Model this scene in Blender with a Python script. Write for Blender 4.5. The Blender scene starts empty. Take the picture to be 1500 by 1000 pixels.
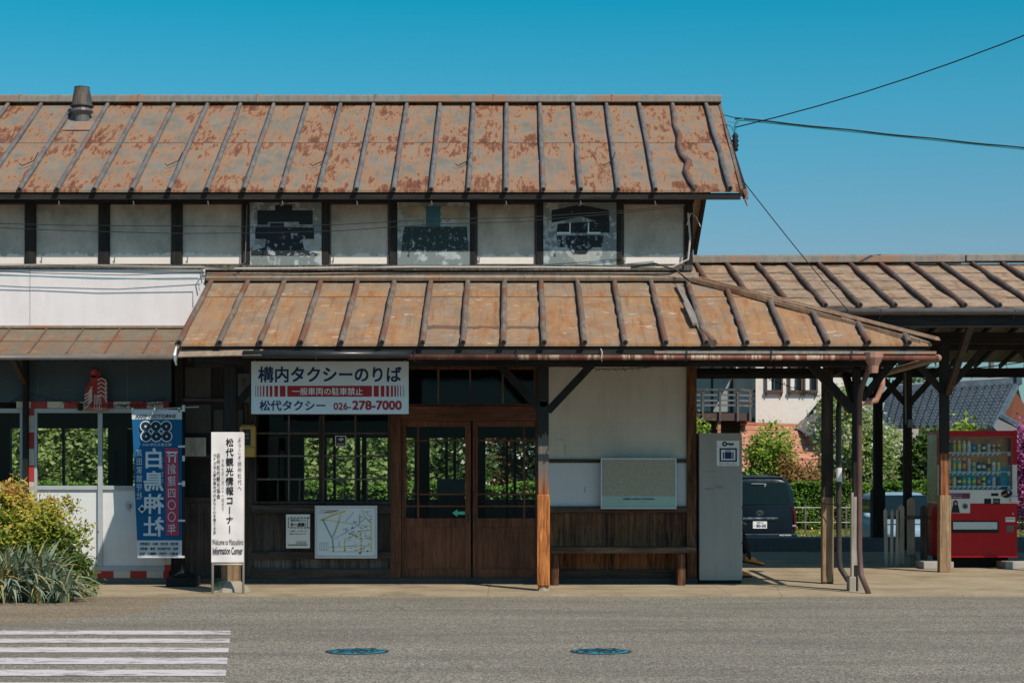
import bpy, math, random
import numpy as np
from mathutils import Vector, Matrix
random.seed(7); RNG = np.random.default_rng(7)
PI = math.pi
# ---------------------------------------------------------------- survey of the place
# camera stands in the forecourt, y is the distance away from it, z = 0 is the apron
F, HC, CX, HY = 2700.0, 1.397, 750.0, 690.0
DW, DE = 23.0, 20.72            # wall plane of the station, front eave of its canopy
def X(px, d): return (px - CX) * d / F
def Z(py, d): return HC + (HY - py) * d / F
S = bpy.context.scene
COL = S.collection
ORG = {}
# ---------------------------------------------------------------- mesh builder
class MB:
    def __init__(s): s.v = []; s.f = []; s.m = []; s.cur = 0
    def add(s, vs, fs):
        n = len(s.v); s.v += [tuple(v) for v in vs]; s.f += [tuple(i + n for i in f) for f in fs]; s.m += [s.cur] * len(fs); return s
    def mat(s, i): s.cur = i; return s
    def box(s, x0, x1, y0, y1, z0, z1):
        vs = [(x0,y0,z0),(x1,y0,z0),(x1,y1,z0),(x0,y1,z0),(x0,y0,z1),(x1,y0,z1),(x1,y1,z1),(x0,y1,z1)]
        return s.add(vs, [(0,3,2,1),(4,5,6,7),(0,1,5,4),(1,2,6,5),(2,3,7,6),(3,0,4,7)])
    def pb(s, a, b, t, u, d, th=.04):      # front face a..b wide, t..u high (survey marks) standing at distance d
        return s.box(X(a,d), X(b,d), d, d+th, Z(u,d), Z(t,d))
    def beam(s, a, b, w, h, up=(0,0,1)):
        a, b, up = Vector(a), Vector(b), Vector(up); t = (b-a).normalized(); r = t.cross(up)
        if r.length < 1e-4: r = t.cross(Vector((0,1,0)))
        r.normalize(); u = r.cross(t).normalized(); vs = []
        for p in (a, b):
            for i, j in ((-1,-1),(1,-1),(1,1),(-1,1)): vs.append(p + r*(i*w/2) + u*(j*h/2))
        return s.add(vs, [(0,3,2,1),(4,5,6,7),(0,1,5,4),(1,2,6,5),(2,3,7,6),(3,0,4,7)])
    def tube(s, pts, r, n=8, caps=True):
        P = [Vector(p) for p in pts]; k = len(P); rs = r if isinstance(r, (list, tuple)) else [r]*k
        vs = []; ref = None
        for i, p in enumerate(P):
            t = (P[min(i+1,k-1)] - P[max(i-1,0)]).normalized()
            if ref is None:
                ref = Vector((0,0,1)) if abs(t.z) < .9 else Vector((0,1,0))
            a = t.cross(ref).normalized(); b = a.cross(t).normalized(); ref = b
            for j in range(n):
                w = 2*PI*j/n; vs.append(p + a*(math.cos(w)*rs[i]) + b*(math.sin(w)*rs[i]))
        fs = [(i*n+j, i*n+(j+1)%n, (i+1)*n+(j+1)%n, (i+1)*n+j) for i in range(k-1) for j in range(n)]
        if caps: fs += [tuple(range(n))[::-1], tuple((k-1)*n+j for j in range(n))]
        return s.add(vs, fs)
    def lathe(s, c, prof, n=20):
        c = Vector(c); vs = []; k = len(prof)
        for r, z in prof:
            for j in range(n): vs.append((c.x+r*math.cos(2*PI*j/n), c.y+r*math.sin(2*PI*j/n), c.z+z))
        fs = [(i*n+j, i*n+(j+1)%n, (i+1)*n+(j+1)%n, (i+1)*n+j) for i in range(k-1) for j in range(n)]
        fs += [tuple(range(n))[::-1], tuple((k-1)*n+j for j in range(n))]
        return s.add(vs, fs)
    def prism(s, pts, y0, y1):             # outline in x,z pushed from y0 to y1
        n = len(pts)
        a = sum(pts[i][0]*pts[(i+1)%n][1]-pts[(i+1)%n][0]*pts[i][1] for i in range(n))
        if a < 0: pts = pts[::-1]
        vs = [(x,y0,z) for x,z in pts] + [(x,y1,z) for x,z in pts]
        return s.add(vs, [tuple(range(n)), tuple(range(n,2*n))[::-1]] + [(i+n, (i+1)%n+n, (i+1)%n, i) for i in range(n)])
    def sheet(s, pts): return s.add(pts, [tuple(range(len(pts)))])
    def disc(s, x, z, r, y, n=20, hole=0, sx=1, sz=1):
        if hole:
            vs = [(x+q*math.cos(2*PI*j/n)*sx, y, z+q*math.sin(2*PI*j/n)*sz) for q in (hole, r) for j in range(n)]
            return s.add(vs, [(j, n+j, n+(j+1)%n, (j+1)%n) for j in range(n)])
        return s.add([(x+r*math.cos(2*PI*j/n)*sx, y, z+r*math.sin(2*PI*j/n)*sz) for j in range(n)], [tuple(range(n))])
    def xform(s, M, i0=0):
        for i in range(i0, len(s.v)): s.v[i] = tuple(M @ Vector(s.v[i]))
        return s
def O(name, mb, mats, parent=None, bevel=0, smooth=False, label=None, cat=None, group=None, kind=None, origin=None):
    me = bpy.data.meshes.new(name)
    o = bpy.data.objects.new(name, me); COL.objects.link(o)
    if parent is not None:
        org = ORG[parent.name]; o.parent = parent; ORG[o.name] = org
    else:
        if origin is None:
            a = np.array(mb.v); org = Vector(((a[:,0].min()+a[:,0].max())/2, (a[:,1].min()+a[:,1].max())/2, a[:,2].min()))
        else: org = Vector(origin)
        o.location = org; ORG[o.name] = org
    me.from_pydata([(v[0]-org[0], v[1]-org[1], v[2]-org[2]) for v in mb.v], [], mb.f)
    for m in (mats if isinstance(mats, (list, tuple)) else [mats]): me.materials.append(m)
    if any(mb.m): me.polygons.foreach_set('material_index', mb.m)
    if smooth: me.polygons.foreach_set('use_smooth', [True]*len(me.polygons))
    me.update()
    if bevel:
        b = o.modifiers.new('bevel', 'BEVEL'); b.width = bevel; b.segments = 2; b.limit_method = 'ANGLE'; b.angle_limit = .7
    tag(o, label, cat, group, kind)
    return o
def tag(o, label=None, cat=None, group=None, kind=None):
    if label: o['label'] = label
    if cat: o['category'] = cat
    if group: o['group'] = group
    if kind: o['kind'] = kind
def thing(name, label, cat, loc, group=None):
    o = bpy.data.objects.new(name, None); COL.objects.link(o); o.location = loc; o.empty_display_size = .2
    ORG[o.name] = Vector(loc); tag(o, label, cat, group); return o
def sag(a, b, s, n=14):
    a, b = Vector(a), Vector(b)
    return [a.lerp(b, i/n) - Vector((0,0,s*4*(i/n)*(1-i/n))) for i in range(n+1)]
# ---------------------------------------------------------------- lettering
_tc = {}
def glyphs(txt, bold=0.0):
    k = (txt, bold)
    if k in _tc: return _tc[k]
    c = bpy.data.curves.new('t', 'FONT'); c.body = txt; c.size = 1; c.resolution_u = 3
    o = bpy.data.objects.new('t', c); COL.objects.link(o)
    bpy.context.view_layer.update(); dg = bpy.context.evaluated_depsgraph_get()
    me = bpy.data.meshes.new_from_object(o.evaluated_get(dg))
    vs = [(v.co.x, v.co.y, 0) for v in me.vertices]; fs = [tuple(p.vertices) for p in me.polygons]
    if bold:       # heavier strokes: the outline laid four times, slightly shifted, each a hair in front of the last
        v0, f0, m_ = vs, fs, len(vs); vs, fs = [], []
        for q, (i, j) in enumerate(((-1,-1),(1,-1),(-1,1),(1,1),(0,0))): vs += [(x+i*bold, y+j*bold, q) for x, y, _ in v0]; fs += [tuple(t+q*m_ for t in f) for f in f0]
    bpy.data.objects.remove(o); bpy.data.curves.remove(c); bpy.data.meshes.remove(me)
    _tc[k] = (vs, fs); return _tc[k]
def text(mb, txt, x0, x1, z0, z1, y, bold=.0, mirror=False):   # fitted into a rectangle
    vs, fs = glyphs(txt, bold)
    if not vs: return
    ax = min(v[0] for v in vs); bx = max(v[0] for v in vs); az = min(v[1] for v in vs); bz = max(v[1] for v in vs)
    out = []
    for a, b, q in vs:
        u = (a-ax)/(bx-ax+1e-9); w = (b-az)/(bz-az+1e-9)
        if mirror: u = 1-u
        out.append((x0+u*(x1-x0), y-q*.0003, z0+w*(z1-z0)))
    mb.add(out, fs)
def column(mb, txt, xc, ztop, zbot, w, y, bold=.0, mirror=False):   # Japanese written downwards
    n = len(txt); h = (ztop-zbot)/n
    for i, ch in enumerate(txt):
        zc = ztop-(i+.5)*h
        if ch == ' ': continue
        if ch == 'ー':
            mb.add([(xc-w*.05,y,zc-h*.4),(xc+w*.05,y,zc-h*.4),(xc+w*.05,y,zc+h*.4),(xc-w*.05,y,zc+h*.4)], [(0,1,2,3)]); continue
        vs, fs = glyphs(ch, bold)
        if not vs: continue
        adv = 1.0 if ord(ch) > 0x2000 else .6
        mb.add([(xc+(a-adv/2)*w*(-1 if mirror else 1), y-q*.0003, zc+(b-.36)*h*.92) for a, b, q in vs], fs)
# ---------------------------------------------------------------- procedural materials
class G:
    def __init__(s, name):
        s.m = bpy.data.materials.new(name); s.m.use_nodes = True; s.t = s.m.node_tree
        s.b = s.t.nodes['Principled BSDF']; s.out = s.t.nodes['Material Output']
        s.pos = s.n('ShaderNodeNewGeometry').outputs['Position']
    def n(s, ty, ins=None, **p):
        nd = s.t.nodes.new(ty)
        for k, v in p.items(): setattr(nd, k, v)
        for k, v in (ins or {}).items(): s.set(nd.inputs[k], v)
        return nd
    def set(s, sock, v):
        if isinstance(v, bpy.types.NodeSocket): s.t.links.new(v, sock)
        else:
            if isinstance(v, tuple) and len(v) == 3 and sock.type == 'RGBA': v = v + (1,)
            sock.default_value = v
    def math(s, op, a, b=0.0, c=None, clamp=False):
        nd = s.n('ShaderNodeMath', {0: a, 1: b}, operation=op, use_clamp=clamp)
        if c is not None: s.set(nd.inputs[2], c)
        return nd.outputs[0]
    def mix(s, f, a, b, mode='MIX'):
        nd = s.n('ShaderNodeMix', None, data_type='RGBA', blend_type=mode)
        s.set(nd.inputs[0], f); s.set(nd.inputs[6], a); s.set(nd.inputs[7], b); return nd.outputs[2]
    def map(s, sc=(1,1,1), loc=(0,0,0), v=None):
        return s.n('ShaderNodeMapping', {'Vector': v or s.pos, 'Scale': sc, 'Location': loc}).outputs[0]
    def noise(s, v=None, sc=5.0, det=6.0, ro=.6, dist=0.0):
        return s.n('ShaderNodeTexNoise', {'Vector': v or s.pos, 'Scale': sc, 'Detail': det, 'Roughness': ro, 'Distortion': dist}).outputs[0]
    def ramp(s, f, *st):
        nd = s.n('ShaderNodeValToRGB', {0: f}); e = nd.color_ramp.elements
        while len(e) < len(st): e.new(.5)
        for q, (p, c) in zip(e, st):
            q.position = p; q.color = (c + (1,)) if isinstance(c, tuple) else (c, c, c, 1)
        return nd.outputs[0]
    def xyz(s, v=None): return s.n('ShaderNodeSeparateXYZ', {0: v or s.pos}).outputs
    def vec(s, x, y, z): return s.n('ShaderNodeCombineXYZ', {0: x, 1: y, 2: z}).outputs[0]
    def white(s, v): return s.n('ShaderNodeTexWhiteNoise', {'Vector': v}, noise_dimensions='3D').outputs[0]
    def island(s): return s.n('ShaderNodeNewGeometry').outputs['Random Per Island']
    def bump(s, h, st=.3, d=.01): s.set(s.b.inputs['Normal'], s.n('ShaderNodeBump', {'Height': h, 'Strength': st, 'Distance': d}).outputs[0])
    def done(s, col, rough=.7, metal=0.0, spec=.3):
        s.set(s.b.inputs['Base Color'], col); s.set(s.b.inputs['Roughness'], rough); s.set(s.b.inputs['Metallic'], metal)
        s.b.inputs['Specular IOR Level'].default_value = spec; return s.m
def mul(c, k): return tuple(min(1, x*k) for x in c)
def plain(name, c, rough=.7, var=.18, sc=6.0, metal=0.0, spec=.3, dirt=0.0, bump=.15, streak=True):
    g = G(name); n = g.noise(sc=sc, det=8)
    col = g.mix(g.ramp(n, (.3, 0.0), (.7, 1.0)), mul(c, 1-var), mul(c, 1+var*.6))
    if dirt:
        d = g.noise(g.map((3, 3, .6 if streak else 3)), sc=2.2, det=10, ro=.7)
        col = g.mix(g.math('MULTIPLY', g.ramp(d, (.45, 0.0), (.75, 1.0)), dirt), col, mul((c[0]*.45, c[1]*.38, c[2]*.3), .8))
    if bump: g.bump(g.noise(sc=sc*9, det=4), bump, .004)
    return g.done(col, g.ramp(n, (.3, max(0, rough-.1)), (.7, min(1, rough+.12))), metal, spec)
def wood(name, dark, light, axis='z', sc=1.0, rough=.75, wear=0.0, wcol=(.2,.17,.13), spec=.25):
    g = G(name); k = {'z': (14,14,.8), 'x': (.8,14,14), 'y': (14,.8,14)}[axis]
    gr = g.noise(g.map(k), sc=2.2*sc, det=9, ro=.65, dist=.6)
    fine = g.noise(g.map(tuple(q*3 for q in k)), sc=3*sc, det=4); gr = g.math('ADD', gr, g.math('MULTIPLY', g.math('SUBTRACT', g.island(), .5), .22))
    big = g.noise(g.map((1.2,1.2,1.2)), sc=1.3, det=4)
    f = g.math('ADD', g.math('MULTIPLY', gr, .6), g.math('MULTIPLY', fine, .4))
    col = g.mix(g.ramp(f, (.40, 0.0), (.58, 1.0)), dark, light)
    col = g.mix(g.ramp(big, (.35, 0.0), (.7, .6)), col, mul(dark, .55))
    if wear: col = g.mix(g.math('MULTIPLY', g.ramp(g.noise(g.map(k), sc=1.4, det=8, ro=.7), (.5, 0.0), (.64, 1.0)), wear), col, wcol)
    col = g.mix(g.ramp(fine, (.28, .7), (.38, 0.0)), col, mul(dark, .3))
    g.bump(f, .5, .006)
    return g.done(col, rough, 0, spec)
M = {}
# weathered metal roofs, laid in sheets 0.455 m wide
def roofmat(name, x0, zs, grey, grey2, rust, halo, amt, kind, sheet=.455):
    g = G(name); x, y, z = g.xyz()
    cell = g.math('FLOOR', g.math('DIVIDE', g.math('SUBTRACT', x, x0), sheet))
    rowz = g.math('GREATER_THAN', z, zs)
    wn = g.white(g.vec(cell, rowz, 3.0)); wn2 = g.white(g.vec(rowz, cell, 9.0))
    off = g.vec(g.math('MULTIPLY', wn, 9.0), g.math('MULTIPLY', wn2, 7.0), wn)
    v = g.n('ShaderNodeVectorMath', {0: g.pos, 1: off}, operation='ADD').outputs[0]
    big = g.noise(v, sc=1.7, det=3)
    if kind == 'patch':
        a = g.noise(g.map((1,.2,.2), v=v), sc=19, det=11, ro=.70, dist=.3)
        b = g.noise(g.map((1.2,.5,.5), v=v), sc=3.4, det=7, ro=.62)
        m = g.math('ADD', g.math('MULTIPLY', a, .55), g.math('MULTIPLY', b, .45))
        m = g.math('ADD', m, g.math('MULTIPLY', g.math('SUBTRACT', wn, .5), .035))
        m = g.math('ADD', m, g.math('MULTIPLY', g.math('SUBTRACT', big, .5), .17))
        m = g.math('ADD', m, g.math('MULTIPLY', g.math('COSINE', g.math('MULTIPLY', g.math('SUBTRACT', z, zs), 7.4)), .022))
        base = g.mix(g.ramp(g.noise(v, sc=3.1, det=8), (.35, 0.0), (.65, 1.0)), grey, grey2)
        col = g.mix(g.ramp(m, (amt-.075, 0.0), (amt-.02, .6), (amt+.04, .92)), base, halo)
        col = g.mix(g.ramp(m, (amt+.022, 0.0), (amt+.045, .85)), col, rust)
        col = g.mix(g.math('MULTIPLY', g.ramp(m, (amt+.075, 0.0), (amt+.11, 1.0)), .7), col, mul(rust, .6))
    else:
        a = g.noise(g.map((1,.9,2.2), v=v), sc=2.8, det=10, ro=.66)
        b = g.noise(g.map((2.2,.35,.35), v=v), sc=3.6, det=9, ro=.66)
        c = g.noise(g.map((1,1.6,4.5), v=v), sc=4.6, det=10, ro=.74)
        m = g.math('ADD', g.math('MULTIPLY', g.math('ADD', g.math('MULTIPLY', a, .55), g.math('MULTIPLY', b, .45)), 1.0), g.math('MULTIPLY', g.math('SUBTRACT', wn, .5), .12))
        fx = g.math('ABSOLUTE', g.math('SUBTRACT', g.math('FRACT', g.math('DIVIDE', g.math('SUBTRACT', x, x0), sheet)), .5))   # orange in the pan, paler by the battens
        ed = g.ramp(g.math('ADD', fx, g.math('MULTIPLY', g.math('SUBTRACT', a, .5), .35)), (.28, 1.0), (.46, .25))
        up = g.math('SUBTRACT', 1.0, g.math('MULTIPLY', g.math('GREATER_THAN', z, zs+.09), .75))
        of = g.math('MULTIPLY', g.math('MULTIPLY', ed, up), g.ramp(m, (amt-.12, .15), (amt+.06, 1.0)))
        pale = g.mix(g.noise(v, sc=3, det=6), mul(grey, .62), mul(grey, 1.5))
        col = g.mix(of, pale, halo)
        col = g.mix(g.math('MULTIPLY', of, g.ramp(b, (.5, 0.0), (.66, .8))), col, mul(rust, 1.2))
        col = g.mix(g.math('MULTIPLY', g.ramp(g.noise(v, sc=2.4, det=9, ro=.7), (.5, 0.0), (.68, 1.0)), .45), col, rust)
        col = g.mix(g.math('MULTIPLY', g.ramp(c, (.585, 0.0), (.65, 1.0)), .7), col, grey2)
        col = g.mix(g.math('MULTIPLY', g.ramp(g.noise(g.map((2,2,.8), v=v), sc=9, det=6, ro=.7), (.55, 0.0), (.75, 1.0)), .35), col, mul(rust, .45))
    if name == 'tan_rusted_roof':      # the dark smear left by a removed bracket
        bz = g.math('ABSOLUTE', g.math('ADD', g.math('SUBTRACT', z, 3.055), g.math('MULTIPLY', g.math('SUBTRACT', g.noise(sc=5, det=6), .5), .10)))
        bm = g.math('MULTIPLY', g.math('LESS_THAN', bz, .022), g.math('MULTIPLY', g.math('GREATER_THAN', x, -1.05), g.math('LESS_THAN', x, .37)))
        col = g.mix(g.math('MULTIPLY', bm, .8), col, (.10,.065,.05))
        col = g.mix(g.math('MULTIPLY', g.ramp(g.noise(g.map((7,.35,.35), v=v), sc=2.6, det=8, ro=.7), (.52, 0.0), (.68, 1.0)), .5), col, (.13,.085,.055))
    if kind == 'plank':
        lw = g.noise(g.map((.6,1,1)), sc=6, det=4)
        zz = g.math('FRACT', g.math('ADD', g.math('MULTIPLY', z, 5.6), g.math('MULTIPLY', lw, .5)))
        ln = g.ramp(zz, (.0, 1.0), (.22, .0)); col = g.mix(g.math('MULTIPLY', ln, g.ramp(g.noise(g.map((1.5,1,3)), sc=4, det=6), (.33, .1), (.55, 1.0))), col, mul(rust, .25)); col = g.mix(g.math('MULTIPLY', g.ramp(g.noise(g.map((1,.6,6)), sc=3, det=9, ro=.7), (.5, 0.0), (.66, 1.0)), .5), col, mul(rust, .5))
    seam = g.math('LESS_THAN', g.math('ABSOLUTE', g.math('SUBTRACT', z, zs)), .006)
    col = g.mix(g.math('MULTIPLY', seam, .75), col, (.03,.02,.015))
    g.bump(g.math('ADD', g.noise(v, sc=2.0, det=3), g.math('MULTIPLY', m, .5)), .3, .02)
    return g.done(col, g.ramp(m, (.35, .5), (.6, .85)), 0.0, .35)
M['roof_up'] = roofmat('rusting_grey_roof', -.075, 5.66, (.165,.148,.115), (.225,.20,.155), (.150,.055,.030), (.33,.165,.08), .510, 'patch')
M['roof_can'] = roofmat('tan_rusted_roof', -3.736, 3.51, (.24,.195,.145), (.62,.51,.40), (.22,.09,.035), (.37,.20,.09), .50, 'stain')
M['roof_plat'] = roofmat('brown_platform_roof', 5.0-.455*8, 9, (.27,.205,.14), (.56,.44,.32), (.18,.105,.06), (.42,.29,.18), .5, 'plank')
M['roof_awn'] = roofmat('dim_awning_roof', -3.7, 2.98, (.155,.135,.095), (.30,.255,.19), (.19,.065,.035), (.21,.135,.08), .5, 'stain')
def battenmat(name, c1, c2, c3, amt=.5):
    g = G(name); a = g.noise(g.map((5,1.6,1.6)), sc=3.2, det=9, ro=.65); b = g.noise(sc=1.4, det=3)
    col = g.mix(g.ramp(a, (.4, 0.0), (.6, 1.0)), c1, c2)
    col = g.mix(g.ramp(g.math('ADD', g.math('MULTIPLY', a, .4), g.math('MULTIPLY', b, .6)), (amt, 0.0), (amt+.06, .9)), col, c3)
    g.bump(a, .4, .006); return g.done(col, .65, 0, .3)
M['bat_up'] = battenmat('grey_batten', (.11,.105,.10), (.18,.17,.16), (.22,.10,.07), .56)
M['bat_can'] = battenmat('rusty_batten', (.13,.10,.08), (.215,.17,.135), (.17,.075,.045), .50)
M['bat_plat'] = battenmat('brown_batten', (.10,.075,.06), (.17,.125,.095), (.17,.08,.05), .5)
M['flash'] = battenmat('tan_flashing', (.25,.185,.135), (.34,.26,.195), (.32,.16,.085), .53)
M['hip'] = battenmat('rusty_hip_metal', (.28,.165,.095), (.40,.27,.175), (.20,.105,.06), .52)
M['flash_up'] = battenmat('grey_ridge_metal', (.20,.18,.155), (.28,.25,.215), (.32,.18,.11), .52)
M['gut_black'] = plain('black_gutter', (.022,.021,.021), .35, spec=.5)
M['gut_grey'] = plain('grey_gutter', (.13,.12,.115), .4, spec=.5)
g = G('rusty_gutter'); n = g.noise(g.map((4,.5,.5)), sc=1.2, det=9, ro=.7)
M['gut_rust'] = g.done(g.ramp(n, (.34,(.05,.025,.02)), (.46,(.15,.05,.035)), (.55,(.20,.075,.05)), (.60,(.50,.38,.26)), (.66,(.20,.08,.05)), (.8,(.08,.05,.04))), .6)
M['pipe_brown'] = plain('brown_downpipe', (.13,.075,.06), .45, dirt=.4)
M['pipe_dark'] = plain('dark_downpipe', (.05,.04,.037), .45)
M['pipe_pink'] = plain('faded_rain_funnel', (.42,.22,.16), .6, dirt=.4)
M['black_wood'] = wood('soot_black_wood', (.015,.014,.0135), (.040,.034,.030))
M['black_woodx'] = wood('soot_black_beam', (.015,.014,.0135), (.042,.036,.031), 'x')
M['dark_wood'] = wood('dark_old_wood', (.028,.021,.017), (.085,.064,.050), wear=.4, wcol=(.14,.125,.105))
M['dark_woodx'] = wood('dark_old_beam', (.030,.023,.018), (.095,.072,.055), 'x', wear=.4, wcol=(.15,.125,.105))
M['grey_wood'] = wood('grey_weathered_boards', (.05,.045,.04), (.15,.135,.115), wear=.5, wcol=(.24,.22,.19))
M['red_wood'] = wood('reddish_door_wood', (.085,.032,.018), (.20,.080,.041), wear=.4, wcol=(.26,.12,.065))
M['red_woodx'] = wood('reddish_door_rail', (.09,.038,.022), (.20,.085,.048), 'x')
M['sash'] = wood('grey_brown_glazing_bar', (.06,.05,.042), (.17,.145,.12))
M['brown_wood'] = wood('brown_wainscot_wood', (.035,.014,.007), (.25,.105,.048), wear=.35, wcol=(.34,.17,.085))
M['brown_woodx'] = wood('brown_rail_wood', (.06,.036,.024), (.20,.125,.082), 'x', wear=.3, wcol=(.22,.15,.1))
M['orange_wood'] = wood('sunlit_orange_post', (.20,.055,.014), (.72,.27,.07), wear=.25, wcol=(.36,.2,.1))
M['tan_wood'] = wood('bare_tan_post', (.22,.13,.07), (.50,.33,.19), wear=.4, wcol=(.34,.26,.18))
M['picket'] = wood('weathered_picket', (.28,.24,.20), (.52,.46,.39), wear=.4, wcol=(.55,.5,.43))
M['white_frame'] = plain('old_white_aluminium', (.42,.45,.47), .4, .06, dirt=.12)
M['white_panel'] = plain('white_door_panel', (.70,.71,.70), .45, .05, dirt=.1)
M['white_board'] = plain('white_fascia_board', (.74,.69,.685), .6, .05, sc=2, dirt=.16)
M['blue_wall'] = plain('blue_grey_painted_wall', (.06,.092,.108), .7, .1, dirt=.2)
M['plaster'] = plain('grey_white_plaster', (.56,.535,.47), .9, .10, sc=1.6, dirt=.22)
M['plaster_lo'] = plain('pale_lower_plaster', (.58,.60,.63), .85, .04, sc=2, dirt=.04)
g = G('stained_old_plaster')      # light plaster with grey mould, deepened upward for the eave shade
n = g.noise(sc=2.0, det=9, ro=.62); n2 = g.noise(g.map((1,1,.5)), sc=6, det=10, ro=.7); x,y,z = g.xyz()
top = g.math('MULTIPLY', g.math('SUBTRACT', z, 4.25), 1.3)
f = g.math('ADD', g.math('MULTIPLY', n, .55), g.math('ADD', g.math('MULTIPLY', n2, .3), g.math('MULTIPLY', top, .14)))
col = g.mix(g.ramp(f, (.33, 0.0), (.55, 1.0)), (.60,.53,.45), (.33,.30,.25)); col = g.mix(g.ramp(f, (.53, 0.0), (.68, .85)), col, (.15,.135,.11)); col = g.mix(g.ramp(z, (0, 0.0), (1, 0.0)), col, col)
sunlit_strip = g.math('MULTIPLY', g.math('LESS_THAN', g.math('ADD', z, g.math('MULTIPLY', g.math('SUBTRACT', n2, .5), .25)), 4.10), .8); col = g.mix(sunlit_strip, col, (.86,.77,.69))  # sunlit strip under the eave shadow, painted in as brighter plaster
col = g.mix(g.math('MULTIPLY', g.ramp(g.noise(sc=9, det=12, ro=.75), (.6, 0.0), (.66, 1.0)), .55), col, (.15,.16,.15))
g.bump(n2, .3, .006); M['old_plaster'] = g.done(col, .9, 0, .15)
g = G('peeling_pale_paint')       # pale blue board with flaking paint
n = g.noise(sc=7, det=12, ro=.72); n2 = g.noise(sc=2.2, det=5)
f = g.math('ADD', g.math('MULTIPLY', n, .6), g.math('MULTIPLY', n2, .4))
col = g.mix(g.ramp(f, (.5, 0.0), (.52, 1.0)), (.19,.225,.22), (.42,.46,.48)); col = g.mix(g.ramp(n2, (.5, 0.0), (.65, .8)), col, (.30,.30,.22))
M['pale_board'] = g.done(col, .8, 0, .2)
g = G('flaking_dark_paint')
n = g.noise(sc=13, det=12, ro=.75); z = g.xyz()[2]
f = g.math('ADD', n, g.math('MULTIPLY', g.math('SUBTRACT', 4.45, z), .22))
M['dark_paint'] = g.done(g.mix(g.ramp(f, (.60, 0.0), (.63, 1.0)), (.02,.026,.03), (.36,.41,.43)), .7, 0, .2)
g = G('flaking_green_paint')
f = g.math('ADD', g.noise(sc=15, det=12, ro=.75), g.math('MULTIPLY', g.math('SUBTRACT', 4.4, g.xyz()[2]), .12))
M['green_paint'] = g.done(g.mix(g.ramp(f, (.58, 0.0), (.61, 1.0)), (.03,.05,.05), (.36,.41,.40)), .7, 0, .2)
M['teal_paint'] = plain('faded_teal_paint', (.045,.14,.17), .7, .2)
def stripes(name, axis, per, off):
    g = G(name); c = g.xyz()[0 if axis == 'x' else 2]
    f = g.math('LESS_THAN', g.math('FRACT', g.math('DIVIDE', g.math('ADD', c, off), per)), .5)
    d = g.ramp(g.noise(sc=7, det=10, ro=.7), (.5, 0.0), (.8, .8))
    return g.done(g.mix(d, g.mix(f, (.62,.53,.42), (.42,.035,.035)), (.16,.12,.1)), .6)
g = G('asphalt'); n = g.noise(sc=75, det=5, ro=.7); n2 = g.noise(sc=.8, det=5); n3 = g.noise(g.map((.22,1.1,1)), sc=1.2, det=8, ro=.62)
x, y, z = g.xyz()
edge = g.math('SUBTRACT', g.math('SUBTRACT', -3.65, x), g.math('MULTIPLY', g.math('MAXIMUM', g.math('SUBTRACT', 18.3, y), 0.0), .75))   # old gritty surfacing at the left
far = g.math('MULTIPLY', g.ramp(g.math('ADD', edge, g.math('MULTIPLY', g.noise(sc=2.2, det=7), .6)), (.28, 0.0), (.5, 1.0)), g.ramp(g.math('ADD', g.math('SUBTRACT', y, 16.0), g.noise(sc=1.5, det=4)), (.4, 0.0), (.9, 1.0)))
vor = g.n('ShaderNodeTexVoronoi', {'Vector': g.pos, 'Scale': 95.0}).outputs['Color']
gr = g.n('ShaderNodeSeparateColor', {0: vor}).outputs[0]
fine = g.math('ADD', g.math('MULTIPLY', n, .45), g.math('MULTIPLY', gr, .55))
a = g.ramp(fine, (.24, (.064,.060,.048)), (.5, (.195,.177,.141)), (.78, (.54,.485,.375)))
b = g.ramp(fine, (.25, (.09,.07,.045)), (.5, (.235,.18,.115)), (.78, (.52,.41,.27)))
col = g.mix(far, a, b)
ck = g.n('ShaderNodeTexVoronoi', {'Vector': g.n('ShaderNodeVectorMath', {0: g.map((.35,1,1)), 1: g.n('ShaderNodeTexNoise', {'Scale': 2.0, 'Detail': 6.0}).outputs['Color']}, operation='ADD').outputs[0], 'Scale': .5}, feature='DISTANCE_TO_EDGE').outputs['Distance']
col = g.mix(g.math('MULTIPLY', g.ramp(ck, (.0, 1.0), (.004, 0.0)), g.ramp(g.noise(sc=.7, det=3), (.5, 0.0), (.6, .55))), col, (.05,.045,.04))
col = g.mix(g.ramp(g.noise(g.map((.3,2.2,1)), sc=1.0, det=9, ro=.7), (.6, 0.0), (.66, .4)), col, (.07,.065,.058))
col = g.mix(g.ramp(n3, (.42, 0.0), (.74, .55)), col, (.075,.07,.062)); col = g.mix(g.ramp(n2, (.35, .0), (.7, .28)), col, (.18,.155,.12))
dust = g.math('ADD', g.math('SUBTRACT', y, 20.55), g.math('MULTIPLY', g.math('SUBTRACT', g.noise(g.map((.6,1.6,1)), sc=1.8, det=8, ro=.65), .5), 1.1))
col = g.mix(g.math('MULTIPLY', g.ramp(dust, (.0, 0.0), (.45, 1.0)), .65), col, g.mix(fine, (.22,.175,.12), (.42,.34,.23)))
g.bump(fine, .6, .006); M['asphalt'] = g.done(col, .9, 0, .2)
g = G('tan_concrete_apron'); n = g.noise(sc=1.4, det=9, ro=.65); n2 = g.noise(sc=55, det=5, ro=.7); x, y, z = g.xyz()
col = g.ramp(g.math('ADD', g.math('MULTIPLY', n, .7), g.math('MULTIPLY', n2, .3)), (.33, (.22,.175,.115)), (.5, (.36,.29,.19)), (.68, (.48,.39,.265)))
cr = g.n('ShaderNodeTexVoronoi', {'Vector': g.n('ShaderNodeVectorMath', {0: g.pos, 1: g.n('ShaderNodeTexNoise', {'Scale': 1.5}).outputs['Color']}, operation='ADD').outputs[0], 'Scale': .42}, feature='DISTANCE_TO_EDGE').outputs['Distance']
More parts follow.
